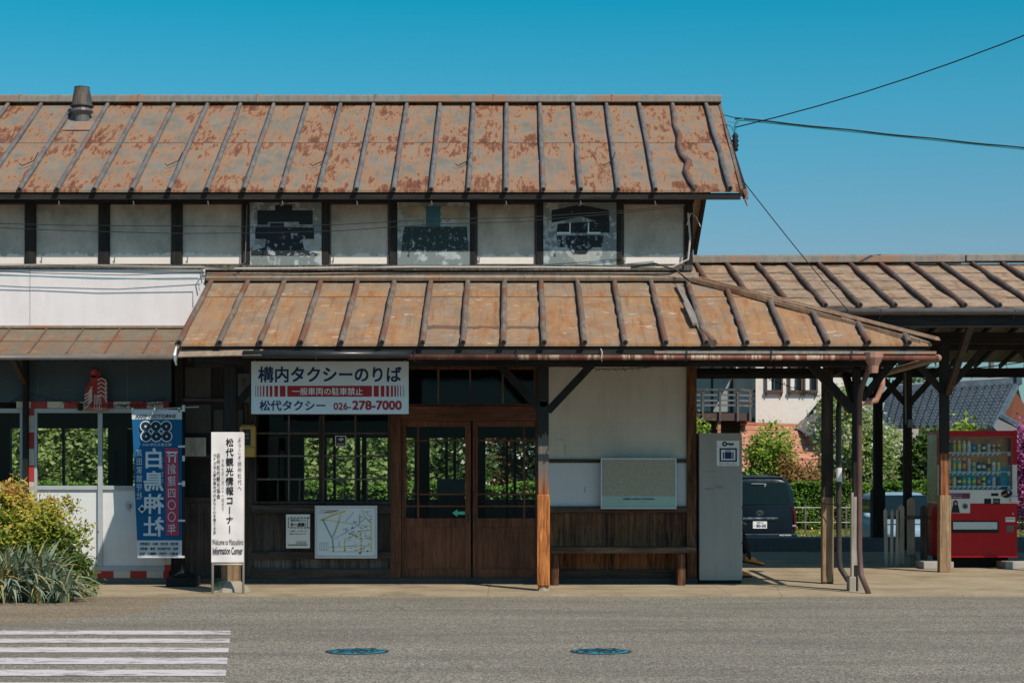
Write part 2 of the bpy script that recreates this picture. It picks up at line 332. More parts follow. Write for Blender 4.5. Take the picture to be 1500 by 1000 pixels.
col = g.mix(g.ramp(cr, (.0, .5), (.004, 0.0)), col, (.10,.08,.06))
j = g.math('FRACT', g.math('DIVIDE', g.math('ADD', x, .28), 2.75)); col = g.mix(g.math('MULTIPLY', g.math('LESS_THAN', j, .004), .4), col, (.07,.055,.04))
g.bump(n2, .4, .006); M['apron'] = g.done(col, .92, 0, .15)
g = G('gravel_lot'); M['lot'] = g.done(g.ramp(g.noise(sc=.6, det=10, ro=.7), (.35,(.10,.11,.05)), (.5,(.16,.16,.08)), (.65,(.22,.19,.13))), .95, 0, .1)
M['platform'] = plain('blue_grey_kerb_concrete', (.16,.17,.18), .85, .15, dirt=.3)
g = G('worn_road_paint'); n = g.noise(g.map((.5,1.6,1)), sc=5, det=11, ro=.72); cr = g.noise(g.map((.6,1,1)), sc=1.7, det=12, ro=.62)
line = g.ramp(g.math('ABSOLUTE', g.math('SUBTRACT', cr, .5)), (.0, 1.0), (.012, 0.0))
f = g.math('MAXIMUM', g.ramp(n, (.53, 0.0), (.61, .85)), g.math('MULTIPLY', line, .8))
M['paint'] = g.done(g.mix(f, g.mix(g.noise(sc=60, det=3), (.50,.45,.43), (.74,.67,.64)), (.13,.12,.1)), .8, 0, .2)
def glass(name, tint, refl=.55, rough=.02):
    g = G(name); t = g.n('ShaderNodeBsdfTransparent', {'Color': tint}); gl = g.n('ShaderNodeBsdfGlossy', {'Color': (.5,.62,.75), 'Roughness': rough})
    wav = g.n('ShaderNodeBump', {'Height': g.noise(sc=3, det=2), 'Strength': .08, 'Distance': .02}).outputs[0]; g.set(gl.inputs['Normal'], wav)
    fr = g.n('ShaderNodeFresnel', {'IOR': 1.45}).outputs[0]
    mx = g.n('ShaderNodeMixShader', {0: g.math('MULTIPLY', fr, refl, clamp=True), 1: t.outputs[0], 2: gl.outputs[0]})
    g.t.links.new(mx.outputs[0], g.out.inputs[0]); return g.m
M['glass'] = glass('old_window_glass', (.86,.93,.92)); M['glass_dark'] = glass('dusty_glass', (.45,.52,.54), .8, .08)
M['vglass'] = glass('display_glass', (.96,.98,.98), .5)
M['car_glass'] = plain('tinted_car_glass', (.006,.018,.024), .15, .1, bump=0, spec=.2)
def col(name, c, rough=.6, **k): M[name] = plain(name, c, rough, k.pop('var', .08), **k); return M[name]
col('navy_ink', (.008,.035,.12)); col('red_ink', (.36,.02,.03)); col('white_ink', (.78,.78,.76)); col('black_ink', (.015,.015,.018)); col('sign_white', (.66,.74,.78), .4, var=.05, dirt=.05)
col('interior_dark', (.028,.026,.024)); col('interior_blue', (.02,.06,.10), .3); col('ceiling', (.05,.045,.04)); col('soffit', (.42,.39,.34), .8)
col('meter_yellow', (.50,.33,.085), .5, dirt=.1); col('screen_dark', (.02,.03,.035), .2); col('sheet_white', (.76,.75,.71), .6); col('stone', (.34,.30,.24), .9, dirt=.3)
col('locker_grey', (.33,.32,.295), .45, dirt=.2, var=.03, sc=1.5); col('rubber', (.015,.015,.016), .7); col('cork', (.37,.35,.28), .9, var=.2, sc=40); col('pale_green', (.33,.48,.42), .5)
col('alu', (.50,.52,.53), .35, metal=.6); col('conduit', (.52,.47,.40), .5); col('cable_black', (.015,.016,.018), .5); col('cable_teal', (.03,.28,.33), .5); col('arrow_green', (.08,.50,.33), .4)
col('sweep_red', (.33,.03,.035), .6); col('bird_white', (.72,.62,.58), .6); col('flag_blue', (.006,.105,.25), .8, var=.12, sc=3); col('flag_pink', (.42,.055,.10), .8); col('flag_white', (.60,.66,.70), .8); col('flag_dark', (.01,.035,.055), .8)
col('cloth', (.78,.72,.69), .85, var=.05, sc=3); col('rusty_white', (.52,.50,.45), .7, dirt=.9)
col('van_blue', (.006,.014,.024), .3, spec=.25, var=.03, bump=0); col('chrome', (.5,.52,.55), .15, metal=1., bump=0); col('lamp_red', (.09,.01,.012), .2); col('kei_blue', (.22,.33,.40), .35, spec=.2, bump=0)
col('vend_red', (.46,.010,.016), .35, spec=.2, var=.05, bump=0); col('vend_white', (.66,.66,.64), .3, spec=.5, bump=0); col('vend_cyan', (.04,.62,.82), .5); col('vend_brown', (.75,.42,.2), .6, var=.5, sc=5)
col('house_white', (.74,.67,.60), .85); col('house_brown', (.09,.055,.045), .7); col('house_red', (.16,.06,.035), .8); col('house_grey', (.15,.145,.14), .8)
col('skin', (.50,.30,.21), .5, bump=0); col('shoe', (.80,.27,.04), .4); col('trouser', (.012,.013,.017), .85); col('shirt', (.06,.07,.10), .85); col('hair', (.012,.01,.01), .5)
col('map_yellow', (.60,.52,.10)); col('map_blue', (.05,.28,.38)); col('paper', (.66,.72,.76), .4, var=.03)
g = G('orange_roof_tiles'); x, y, z = g.xyz(); w = g.math('SINE', g.math('MULTIPLY', z, 26.0)); c = g.mix(g.ramp(g.noise(sc=3, det=8), (.3, 0.0), (.7, 1.0)), (.42,.165,.10), (.62,.29,.19))
M['orange_tile'] = g.done(g.mix(g.ramp(w, (.7, 0.0), (1.0, .6)), c, (.12,.05,.035)), .8)
g = G('grey_glazed_tiles'); M['grey_tile'] = g.done(g.mix(g.ramp(g.noise(sc=4, det=6), (.3, 0.0), (.7, 1.0)), (.05,.07,.09), (.115,.145,.17)), .28, 0, .5)
def leafmat(name, *cols, rough=.55, tr=.35):
    g = G(name); r = g.island(); big = g.noise(sc=1.4, det=4)
    f = g.math('ADD', g.math('MULTIPLY', r, .6), g.math('MULTIPLY', big, .5), clamp=True)
    k = len(cols); c = g.ramp(f, *[(.15+.75*i/(max(1,k-1)), cols[i]) for i in range(k)])
    g.done(c, rough, 0, .3); t = g.n('ShaderNodeBsdfTranslucent', {'Color': c})
    mx = g.n('ShaderNodeMixShader', {0: tr, 1: g.b.outputs[0], 2: t.outputs[0]}); g.t.links.new(mx.outputs[0], g.out.inputs[0]); return g.m
M['leaf_bright'] = leafmat('sunlit_green_leaves', (.17,.25,.07), (.30,.41,.12), (.46,.56,.21), (.62,.67,.34), tr=.55)
M['leaf_mid'] = leafmat('mid_green_leaves', (.022,.055,.012), (.06,.12,.02), (.14,.22,.04))
M['leaf_dark'] = leafmat('dark_green_leaves', (.015,.035,.012), (.035,.075,.018), (.08,.14,.03))
M['leaf_hedge'] = leafmat('clipped_hedge_leaves', (.04,.10,.015), (.12,.25,.03), (.30,.46,.07))
M['blossom'] = leafmat('white_blossom', (.45,.45,.36), (.62,.60,.50), (.74,.70,.62), tr=.2)
M['pink'] = leafmat('magenta_azalea', (.26,.04,.14), (.42,.09,.24), (.52,.2,.33), tr=.25)
M['autumn'] = leafmat('reddish_maple_leaves', (.14,.13,.03), (.32,.21,.07), (.36,.15,.07))
M['maple'] = leafmat('fresh_maple_leaves', (.09,.17,.02), (.24,.36,.04), (.42,.50,.08))
M['blade'] = leafmat('grey_green_blades', (.06,.09,.05), (.14,.19,.12), (.30,.36,.25), tr=.1); M['blade_y'] = leafmat('yellowed_blades', (.42,.30,.08), (.55,.42,.14), tr=.2)
g = G('nandina_leaves'); z = g.xyz()[2]; r = g.island()
f = g.math('ADD', g.math('MULTIPLY', g.math('SUBTRACT', z, .3), .55), g.math('ADD', g.math('MULTIPLY', g.math('SUBTRACT', r, .5), .45), g.math('MULTIPLY', g.math('SUBTRACT', g.noise(sc=2.6, det=3), .5), .9)), clamp=True)
c = g.ramp(f, (.0,(.08,.13,.02)), (.28,(.26,.32,.04)), (.5,(.52,.46,.07)), (.68,(.60,.34,.08)), (.9,(.62,.20,.09)))
g.done(c, .5, 0, .3); t = g.n('ShaderNodeBsdfTranslucent', {'Color': c}); mx = g.n('ShaderNodeMixShader', {0: .3, 1: g.b.outputs[0], 2: t.outputs[0]}); g.t.links.new(mx.outputs[0], g.out.inputs[0]); M['nandina'] = g.m
M['bark'] = wood('tree_bark', (.05,.04,.03), (.14,.11,.085)); M['grassm'] = leafmat('meadow_grass', (.10,.15,.03), (.24,.30,.06), (.40,.40,.12)); col('petal', (.70,.52,.05)); M['petal'] = M['petal']
# ---------------------------------------------------------------- foliage
def leaf_mesh(name, P, size, mat, parent=None, asp=.45, up=.4, **kw):
    n = len(P); sz = size*(.6+.8*RNG.random(n))
    d = RNG.normal(size=(n,3)); d[:,2] *= .7; d /= np.linalg.norm(d, axis=1)[:,None]
    nn = RNG.normal(size=(n,3)); nn[:,2] += up*2; nn[:,1] -= up; s = np.cross(d, nn); s /= np.linalg.norm(s, axis=1)[:,None]+1e-9
    a = P - d*sz[:,None]*.5; b = P + d*sz[:,None]*.5; m = P - np.cross(s, d)*sz[:,None]*.08
    l = m + s*(sz*asp*.5)[:,None]; r = m - s*(sz*asp*.5)[:,None]
    V = np.stack([a, l, b, r], 1).reshape(-1, 3); org = ORG[parent.name] if parent is not None else Vector((P[:,0].mean(), P[:,1].mean(), P[:,2].min()))
    V = V - np.array(org); me = bpy.data.meshes.new(name); me.vertices.add(4*n); me.vertices.foreach_set('co', V.ravel())
    me.loops.add(4*n); me.loops.foreach_set('vertex_index', np.arange(4*n)); me.polygons.add(n); me.polygons.foreach_set('loop_start', np.arange(n)*4); me.update(calc_edges=True)
    me.materials.append(mat); o = bpy.data.objects.new(name, me); COL.objects.link(o); ORG[o.name] = org
    if parent is not None: o.parent = parent
    else: o.location = org
    tag(o, **kw); return o
def cloud(blobs, n, clump=.18, k=None):
    blobs = [(np.array(c), np.array(r)) for c, r in blobs]; w = np.array([np.prod(r)**(2/3) for c, r in blobs]); w /= w.sum()
    k = k or max(8, n//45); idx = RNG.choice(len(blobs), k, p=w); C = np.zeros((k,3))
    for i, j in enumerate(idx):
        v = RNG.normal(size=3); v /= np.linalg.norm(v); C[i] = blobs[j][0] + v*blobs[j][1]*(RNG.random()**.35)
    return C[RNG.integers(0, k, n)] + RNG.normal(size=(n,3))*clump*(.6+.8*RNG.random((n,1)))
def tree(name, label, cat, x, d, z0, h, rad, leaf, n, size, crown0=.3, group=None, blos=None, clump=.2, trunk_r=.09):
    t = thing(name, label, cat, (x, d, z0), group); mb = MB(); top = z0+h
    mb.tube([(x,d,z0-.1),(x+.05,d,z0+h*crown0),(x-.04,d+.03,z0+h*.6),(x,d,top-.3)], [trunk_r, trunk_r*.8, trunk_r*.5, .02], 8)
    bl = []
    for i in range(9):
        a = i*2.4+x; zz = z0+h*(crown0+(.92-crown0)*((i+.5)/9)); rr = rad*(.75-.35*abs(i/9-.35)); e = (x+math.cos(a)*rr*.7, d+math.sin(a)*rr*.7, zz+.15)
        mb.tube([(x,d,zz-h*.12),((x+e[0])/2,(d+e[1])/2,zz-.02),e], [trunk_r*.4,trunk_r*.25,.01], 5); bl.append((e, (rad*.42,rad*.42,h*.16)))
    bl.append(((x,d,z0+h*(.5+crown0/2)), (rad*.8,rad*.8,h*(.5-crown0/2)))); O('trunk', mb, M['bark'], t, smooth=True)
    leaf_mesh('crown', cloud(bl, n, clump), size, leaf, t, asp=.68, up=.8)
    if blos: leaf_mesh('blossom', cloud(bl, blos, clump*.9), size*.8, M['blossom'], t, asp=.85)
    return t
# ================================================================ SETTING
O('ground', MB().sheet([(-700,33,-.70),(700,33,-.70),(700,1500,-.70),(-700,1500,-.70)]), M['lot'], kind='structure')
O('road', MB().box(-90,90,-60,21.0,-.5,-.02), M['asphalt'], kind='structure')
O('pavement', MB().box(-60,60,20.93,32.2,-.5,0), M['apron'], kind='structure')
O('platform', MB().box(-60,60,32.2,32.9,-.8,.235).box(-60,60,32.9,33.2,-.8,.20), M['platform'], kind='structure', bevel=.01)
rows = [(923.6,929.3,338.4),(935.2,941.3,336.8),(948,955.4,335.2),(963.2,972.8,333.4),(980.8,990,331.6),(999.4,1010,330)]
for i, (a, b, xr) in enumerate(rows):
    dy = lambda p: 1.417*F/(p-HY)
    da, db = dy(a), dy(b); mb = MB().add([(-12,db,-.016),(X(xr-.8,db),db,-.016),(X(xr,da),da,-.016),(-12,da,-.016)], [(0,1,2,3)])
    L = ['painted white crossing stripe nearest the pavement', 'second white crossing stripe counted from the pavement side', 'third white crossing stripe from the pavement, cracked across', 'fourth white crossing stripe from the pavement, wide with worn grey scuffs', 'fifth white crossing stripe from the pavement, next to last at the bottom', 'white crossing stripe cut off by the bottom edge of the picture']
    O('crossing_stripe', mb, M['paint'], label=L[i], cat='road marking', group='white stripes of the pedestrian crossing')
g = G('painted_iron_cover'); x, y, z = g.xyz()
M['iron'] = plain('dark_cast_iron', (.03,.035,.035), .6)
M['cover_blue'] = plain('worn_blue_cover_paint', (.03,.25,.33), .6, .3, dirt=.5)
for k, (px, r, lab) in enumerate([(523,.25,'blue painted manhole cover left of the middle, in front of the wooden doors'), (880,.243,'blue painted manhole cover in the asphalt right of the middle, in front of the bench')]):
    d = 14.5; x = X(px, d); t = thing('manhole_cover', lab, 'manhole cover', (x, d, -.02), 'blue manhole covers in the road')
    O('rim', MB().lathe((x,d,-.02), [(r,0),(r,.004)], 40), M['iron'], t)
    mb = MB().lathe((x,d,-.016), [(r*.9,0),(r*.9,.003)], 40); O('cover_plate', mb, M['cover_blue'], t)
    mb = MB()
    for q in range(26):
        a = q*2.39996; rr = r*.82*math.sqrt((q+.5)/26); cx, cy = x+rr*math.cos(a), d+rr*math.sin(a)
        mb.beam((cx-.035*math.cos(a*1.7),cy-.035*math.sin(a*1.7),-.0115),(cx+.035*math.cos(a*1.7),cy+.035*math.sin(a*1.7),-.0115),.022,.004)
    mb.beam((x-r*.5,d,-.011),(x+r*.5,d,-.011),.05,.005); O('raised_pattern', mb, M['iron'], t)
# ================================================================ STATION
ST = thing('station_building', 'old wooden station with rusty metal roofs, plastered upper wall and dark timber ground floor', 'building', (-.8, DW, 0))
def roof_sheet(name, xl, xr, nx, d0, z0, d1, z1, mat, clipf=None, amp=.006, nz=10, th=.03):
    """xl/xr: (x at the eave, x at the top)"""
    mb = MB(); vs = []
    for j in range(nz+1):
        t = j/nz; a = xl[0]+(xl[1]-xl[0])*t; b = xr[0]+(xr[1]-xr[0])*t
        for i in range(nx+1):
            w = amp*(math.sin(i*1.7+j*.9)+math.sin(i*.63-j*1.3)) if 0 < j < nz else 0
            vs.append((a+(b-a)*i/nx, d0+(d1-d0)*t, z0+(z1-z0)*t+w))
    fs = [(j*(nx+1)+i, j*(nx+1)+i+1, (j+1)*(nx+1)+i+1, (j+1)*(nx+1)+i) for j in range(nz) for i in range(nx)]
    mb.add(vs, fs); mb.add([(x,y,z-th) for x,y,z in vs], [f[::-1] for f in fs])
    n = (nx+1)*(nz+1); e = [(i, i+1, n+i+1, n+i)[::-1] for i in range(nx)] + [(nz*(nx+1)+i, nz*(nx+1)+i+1, n+nz*(nx+1)+i+1, n+nz*(nx+1)+i) for i in range(nx)]
    e += [(j*(nx+1), (j+1)*(nx+1), n+(j+1)*(nx+1), n+j*(nx+1)) for j in range(nz)] + [(j*(nx+1)+nx, (j+1)*(nx+1)+nx, n+(j+1)*(nx+1)+nx, n+j*(nx+1)+nx) for j in range(nz)]
    mb.f += e; mb.m += [0]*len(e)
    return O(name, mb, mat, ST, smooth=False)
def batten(parent, mat, x, d0, z0, d1, z1, r, wob=.006, out=.05, lift=.8, seed=0):
    rr = random.Random(seed*31+int(x*100)); n = 9; pts = []; dv = Vector((0, d0-d1, z0-z1)).normalized()
    nz = Vector((0, -(z1-z0), d1-d0)).normalized() if d1 > d0 else Vector((0, (z1-z0), d0-d1)).normalized()
    a = Vector((x, d0, z0)) + dv*out; b = Vector((x, d1, z1))
    for i in range(n):
        p = a.lerp(b, i/(n-1)) + abs(1)*nz*(r*max(lift,.8)); k = 0 if i in (0,) else 1
        pts.append(p + Vector((rr.uniform(-wob, wob)*k, 0, rr.uniform(-wob, wob)*.4*k)))
    rs = [r*(1+rr.uniform(-.025,.025)) for _ in range(n)]; rs[-1] = r*.8
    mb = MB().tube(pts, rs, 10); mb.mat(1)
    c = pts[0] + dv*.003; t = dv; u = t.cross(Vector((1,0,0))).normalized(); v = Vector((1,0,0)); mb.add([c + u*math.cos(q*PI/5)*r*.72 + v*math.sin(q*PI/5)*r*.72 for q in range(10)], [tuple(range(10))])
    for p, q in zip(pts[:-1], pts[1:]):      # dark gap strip left of the batten, painting in its shadow
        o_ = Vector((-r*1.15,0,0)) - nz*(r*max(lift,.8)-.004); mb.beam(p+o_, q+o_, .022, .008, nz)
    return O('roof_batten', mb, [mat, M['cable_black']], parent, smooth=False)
# ---- high roof
ZE, ZR, DU, DR = 4.825, 6.444, 22.47, 25.33
UP = roof_sheet('main_roof', (-13,-13), (2.81,2.86), 70, DU, ZE, DR, ZR, M['roof_up'])
rear = MB().add([(-13,DR,ZR),(2.86,DR,ZR),(2.81,28.2,ZE),(-13,28.2,ZE),(-13,DR,ZR-.04),(2.86,DR,ZR-.04),(2.81,28.2,ZE-.04),(-13,28.2,ZE-.04)], [(0,1,2,3),(7,6,5,4),(3,2,6,7),(1,5,6,2)])
O('rear_roof_slope', rear, M['roof_up'], ST)
k = -13
for i in range(-28, 7):
    x = -.075 + i*.455
    if i == 5:      # the crumpled one near the gable
        mb = MB(); pts = [(x+.03,DU-.04,ZE+.03),(x-.01,DU+.18,ZE+.14),(x-.04,DU+.45,ZE+.31),(x+.03,DU+.75,ZE+.47),(x-.03,DU+1.0,ZE+.60),(x-.05,DU+1.3,ZE+.78),(x-.01,DU+1.6,ZE+.95),(x-.04,DU+2.0,ZE+1.17),(x-.01,DU+2.4,ZE+1.40),(x,DR,ZR+.02)]
        O('roof_batten', mb.tube(pts, [.03,.036,.03,.045,.036,.03,.036,.03,.034,.03], 9), M['bat_can'], UP, label='crumpled, rusted batten near the gable')
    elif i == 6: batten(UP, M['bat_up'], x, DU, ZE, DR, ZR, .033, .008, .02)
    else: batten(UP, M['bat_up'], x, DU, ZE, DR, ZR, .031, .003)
mb = MB().beam((-13,DR-.02,ZR+.045),(2.87,DR-.02,ZR+.045),.2,.085).beam((-13,DR,ZR+.095),(2.87,DR,ZR+.095),.15,.03)
for i in range(9): mb.box(-11.6+i*1.62,-11.57+i*1.62,DR-.128,DR+.05,ZR+.0,ZR+.115)
O('ridge_cap', mb, M['flash_up'], UP, bevel=.008)
mb = MB().box(-13,2.79,DU+.02,DU+.05,ZE-.115,ZE-.035); O('eave_board', mb, M['black_woodx'], ST, bevel=.004)
mb = MB()
for i in range(-28,7): mb.beam((-.075+i*.455+.2,DU+.05,ZE-.075),(-.075+i*.455+.2,DR,ZR-.12),.06,.07)
O('rafters', mb, M['black_wood'], ST)
for s in (0,1):
    mb = MB().beam((2.80,DU-.0,ZE-.035),(2.85,DR,ZR-.035),.035,.1) if s == 0 else MB().beam((2.85,DR,ZR-.07),(2.80,28.2,ZE-.07),.05,.13)
    O('bargeboard', mb, M['bat_can'] if s == 0 else M['black_wood'], ST)
O('loose_flashing', MB().tube([(2.83,DU,ZE),(2.86,DU-.01,ZE-.08),(2.84,DU-.02,ZE-.13),(2.87,DU,ZE-.2)], [.03,.02,.014,.008], 5), M['roof_up'], ST)
for i in (-21,-17,-13,-9,-5,-1,3):      # snow hooks
    x = -.075+i*.455+.455*.0-.13; d = DU+.75; z = ZE+(ZR-ZE)*.75/2.86
    O('snow_hook', MB().tube([(x+.14,d+.05,z+.17),(x+.10,d-.02,z+.05),(x+.03,d-.1,z-.0),(x-.02,d-.13,z-.03),(x-.05,d-.13,z+.0)], .006, 5), M['cable_black'], UP)
vx = X(124,24.9); M['vent'] = battenmat('dull_grey_vent_tin', (.06,.06,.055), (.115,.11,.10), (.14,.08,.05), .56)
VT = thing('roof_vent', 'small rusty conical metal chimney vent near the left end of the ridge', 'chimney', (vx,24.75,6.1))
O('vent_hood', MB().lathe((vx,24.75,6.285), [(.155,0),(.158,.015),(.14,.02),(.10,.255),(.105,.262),(.095,.266),(.085,.2)], 22), M['vent'], VT, smooth=False)
O('vent_pipe', MB().lathe((vx,24.75,6.05), [(.10,0),(.10,.12),(.15,.17),(.11,.25)], 18), M['gut_grey'], VT)
O('vent_base', MB().beam((vx-.17,24.5,5.985),(vx+.22,24.5,5.985),.34,.008,(0,-.4925,.870)), M['flash_up'], VT)
# ---- upper wall
UPB = MB()
posts = [-387,-279,-170.5,-63,44.4,152.4,259,362,476,576.5,691,791.5,905.5,1010]
for i, p in enumerate(posts):
    w = 7 if i < 7 else (6 if i in (7,) else 5); O('wall_post', MB().pb(p-w,p+w,288,392,DW-.05,.12), M['black_wood'], ST, bevel=.004)
O('wall_plate', MB().box(-9.8,2.27,DW-.06,DW+.08,Z(297.5,DW),Z(286,DW)), M['black_woodx'], ST, bevel=.004)
O('wall_plate', MB().box(-9.8,2.25,DW-.065,DW+.08,Z(397,DW),Z(389,DW)), M['grey_wood'], ST, bevel=.004)
special = {7:(364,472),9:(581,687),11:(796,905)}
for i in range(len(posts)-1):
    a, b = posts[i]+5, posts[i+1]-5
    if i in special: continue
    O('plaster_panel', MB().pb(a-1,b+1,296,390,DW,.05), M['old_plaster'], ST)
    O('panel_frame', MB().pb(a,b,297,299.5,DW-.02,.02).pb(a+1,a+3.5,299.5,387,DW-.02,.02).pb(b-3.5,b-1,299.5,387,DW-.02,.02).pb(a,b,386.5,389.5,DW-.03,.03), M['dark_woodx'], ST)
def zshape(mb, pts, d): mb.prism([(X(a,d),Z(b,d)) for a,b in pts], d, d+.006)
d = DW-.055
pp = O('painted_board', MB().pb(366,471,291,391.5,d,.04), M['pale_board'], ST, bevel=.003, label='pale board with dark stepped shapes at the left')
mb = MB(); zshape(mb, [(377,308),(403,308),(403,300),(428,300),(428,308),(458,308),(458,329),(438,329),(438,325),(392,325),(392,329),(377,329)], d-.006)
zshape(mb, [(374,333),(396,333),(396,327),(416,327),(416,333),(460,333),(460,350),(442,350),(446,366),(466,372),(466,374),(368,374),(368,368),(388,362),(390,350),(374,350)], d-.006); O('painted_shape', mb, M['dark_paint'], pp)
pp = O('painted_board', MB().pb(582,688,290,391.5,d,.04), M['pale_board'], ST, bevel=.003, label='pale board with a wide dark green block and a teal strip')
mb = MB(); zshape(mb, [(593,332),(684,332),(686,368),(588,368),(590,345)], d-.006); O('painted_shape', mb, M['green_paint'], pp)
O('painted_shape', MB().pb(624,645,302,332,d-.006,.005), M['teal_paint'], pp)
M['ochre'] = plain('ochre_faded_paint', (.36,.31,.22), .8, .3)
for q_ in ((592,622),(647,684)): O('painted_shape', MB().pb(q_[0],q_[1],302,320,d-.006,.005), M['ochre'], pp)
pp = O('painted_board', MB().pb(796,903,290,391.5,d,.04), M['pale_board'], ST, bevel=.003, label='pale board with a dark gabled shape and windows, right')
mb = MB(); zshape(mb, [(808,308),(850,300),(892,308),(893,341),(815,341),(817,328),(875,324),(850,317),(820,324),(808,326)], d-.006)
zshape(mb, [(815,345),(884,345),(882,362),(868,362),(858,372),(840,372),(832,362),(818,362)], d-.006); O('painted_shape', mb, M['dark_paint'], pp)
for q_ in ((816,836,340,342.5),(860,880,340,342.5),(834,836,326,340),(861,863,326,340)): O('painted_shape', MB().pb(*q_,d-.009,.003), M['sign_white'], pp)
for i in range(-20, 5, 2):
    x = -.075+i*.455; O('eave_bracket', MB().tube([(x,DU+.04,ZE-.13),(x+.01,DU+.02,ZE-.18),(x-.02,DU+.04,ZE-.19)], .007, 5), M['gut_grey'], ST)
# gable wall and the hidden sides of the upper storey
O('gable_wall', MB().box(2.18,2.25,DW+.08,27.6,2.9,4.9).add([(2.2,DW+.1,4.9),(2.2,27.6,4.9),(2.2,DR,6.3)], [(0,1,2)]), M['old_plaster'], ST)
O('rear_wall', MB().box(-13,2.25,27.55,27.65,2.95,4.85), M['old_plaster'], ST)
# ---- white fascia board on the left
O('fascia_board', MB().pb(-700,43.3,394,480,DW-.09,.05).pb(44,300,394,480,DW-.092,.05), M['white_board'], ST, bevel=.002)
O('fascia_rail', MB().pb(-700,296,391.5,394.5,DW-.1,.06), M['grey_wood'], ST)
O('flashing_strip', MB().beam((-13,DW-.1,Z(479.5,DW)),(-3.75,DW-.1,Z(479.5,DW)),.05,.03), M['flash'], ST)
# ---- left awning
AD, AZ = 22.0, 2.80
AW = roof_sheet('awning_roof', (-13,-13), (-3.95,-3.86), 40, AD, AZ, DW-.06, 3.18, M['roof_awn'], nz=4, amp=.004)
mb = MB()
for i in range(20):
    x = -12.6+i*.455; mb.beam((x,AD,AZ+.004),(x+.0,DW-.08,3.184),.02,.012)
O('sheet_seams', mb, M['bat_plat'], AW)
O('awning_edge', MB().box(-13,-3.93,AD-.015,AD+.03,AZ-.05,AZ-.002), M['flash_up'], AW)
O('eave_gutter', MB().tube([(-13,AD-.045,AZ-.055),(-4.05,AD-.045,AZ-.05)], .03, 10), M['gut_grey'], ST, smooth=True)
mb = MB()
for i in range(20): mb.beam((-12.5+i*.455,AD+.03,AZ-.06),(-12.5+i*.455,DW,3.12),.045,.06)
O('awning_rafters', mb, M['black_wood'], ST)
# ---- long canopy over the front
CZE, CZT = 2.832, 3.773
CAN = roof_sheet('canopy_roof', (-3.745,-3.79), (4.72,2.30), 60, DE, CZE, DW-.06, CZT-.02, M['roof_can'], amp=.008)
# side slope beyond the hip
O('canopy_side_slope', MB().add([(4.72,DE,CZE),(4.72,24.05,CZE),(2.30,24.05,CZT-.02),(2.30,DW-.06,CZT-.02),(4.72,DE,CZE-.03),(4.72,24.05,CZE-.03),(2.30,24.05,CZT-.05),(2.30,DW-.06,CZT-.05)], [(0,1,2,3),(7,6,5,4),(0,4,5,1),(1,5,6,2)]), M['roof_can'], ST)
for i in range(19):
    x = -3.736+i*.455
    t = 0 if x < 2.30 else (x-2.30)/2.42
    if i == 12 or t > .97: pass
    d1, z1 = DW-.06-t*2.22, CZT-.02-t*(CZT-.02-CZE)
    if t > .93: continue
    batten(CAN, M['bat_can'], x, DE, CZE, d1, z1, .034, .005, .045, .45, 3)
for i in range(5): O('roof_batten', MB().tube([(4.77,21.3+i*.6,CZE),(2.6,21.3+i*.6,CZT-.1)] if i > 2 else [(4.77,21.1+i*.6,CZE),(4.72-.0-(.38+i*.6)*.9,21.1+i*.6,CZE+(.38+i*.6)*.37)], .045, 8), M['bat_can'], ST)
# ridge flashing of the canopy and the hip cap
mb = MB().beam((-3.80,DW-.09,CZT+.03),(2.32,DW-.09,CZT+.03),.12,.05,(0,-.5,1)).beam((-3.80,DW-.03,CZT+.075),(2.32,DW-.03,CZT+.075),.1,.04)
for i in range(6): mb.beam((-3.0+i*1.05,DW-.092,CZT+.033),(-2.98+i*1.05,DW-.092,CZT+.033),.125,.056,(0,-.5,1))
O('canopy_flashing', mb, M['flash'], CAN, bevel=.006)
mb = MB().beam((2.24,DW-.07,CZT+.03),(4.78,DE-.03,CZE+.04),.12,.02).beam((2.30,DW-.0,CZT+.05),(4.80,DE+.06,CZE+.065),.07,.022).beam((2.22,DW-.12,CZT-.0),(4.6,DE-.0,CZE+.02),.02,.05)
O('hip_cap', mb, M['hip'], CAN, bevel=.005)
O('sheet_patch', MB().beam((2.18,DE+.12,CZE+.08),(2.04,DW-.3,CZT-.08),.055,.02,(0,-.4,1)).beam((2.10,DE+.45,CZE+.25),(2.06,DE+1.2,CZE+.56),.05,.03,(0,-.4,1)), M['flash_up'], CAN, label='loose grey strip lying between two battens')
O('sheet_patch', MB().tube([(2.26,DE-.03,CZE+.0),(2.17,DE+.3,CZE+.17),(2.16,DE+.5,CZE+.24)], [.05,.035,.02], 6), M['bat_can'], CAN, label='crumpled rusty piece at the eave')
# eave board, rafters, soffit, beam, gutters
O('eave_board', MB().box(-3.72,4.70,DE+.03,DE+.06,CZE-.125,CZE-.035), M['black_woodx'], ST)
O('eave_board', MB().box(4.66,4.69,DE+.07,24.0,CZE-.125,CZE-.035), M['black_wood'], ST)
mb = MB()
for i in range(19):
    x = -3.55+i*.455
    if x < 2.3: mb.beam((x,DE+.06,CZE-.08),(x,DW,CZT-.13),.05,.07)
for i in range(8): mb.beam((4.66,DE+.25+i*.45,CZE-.08),(max(2.3,4.66-(.25+i*.45)*1.06),DE+.25+i*.45,CZE-.08+min(.9,(.25+i*.45)*.4)),.05,.07)
mb.beam((4.66,DE+.06,CZE-.09),(2.3,DW,CZT-.15),.08,.1); O('canopy_rafters', mb, M['black_wood'], ST)
O('soffit_boards', MB().box(-3.7,2.2,DW-.10,DW-.06,2.80,2.90), M['soffit'], ST)
O('canopy_beam', MB().box(-3.7,4.45,21.5,21.64,2.62,2.75), M['black_woodx'], ST, bevel=.006)
O('canopy_beam', MB().box(4.02,4.14,21.64,24.0,2.60,2.73), M['black_wood'], ST, bevel=.006)
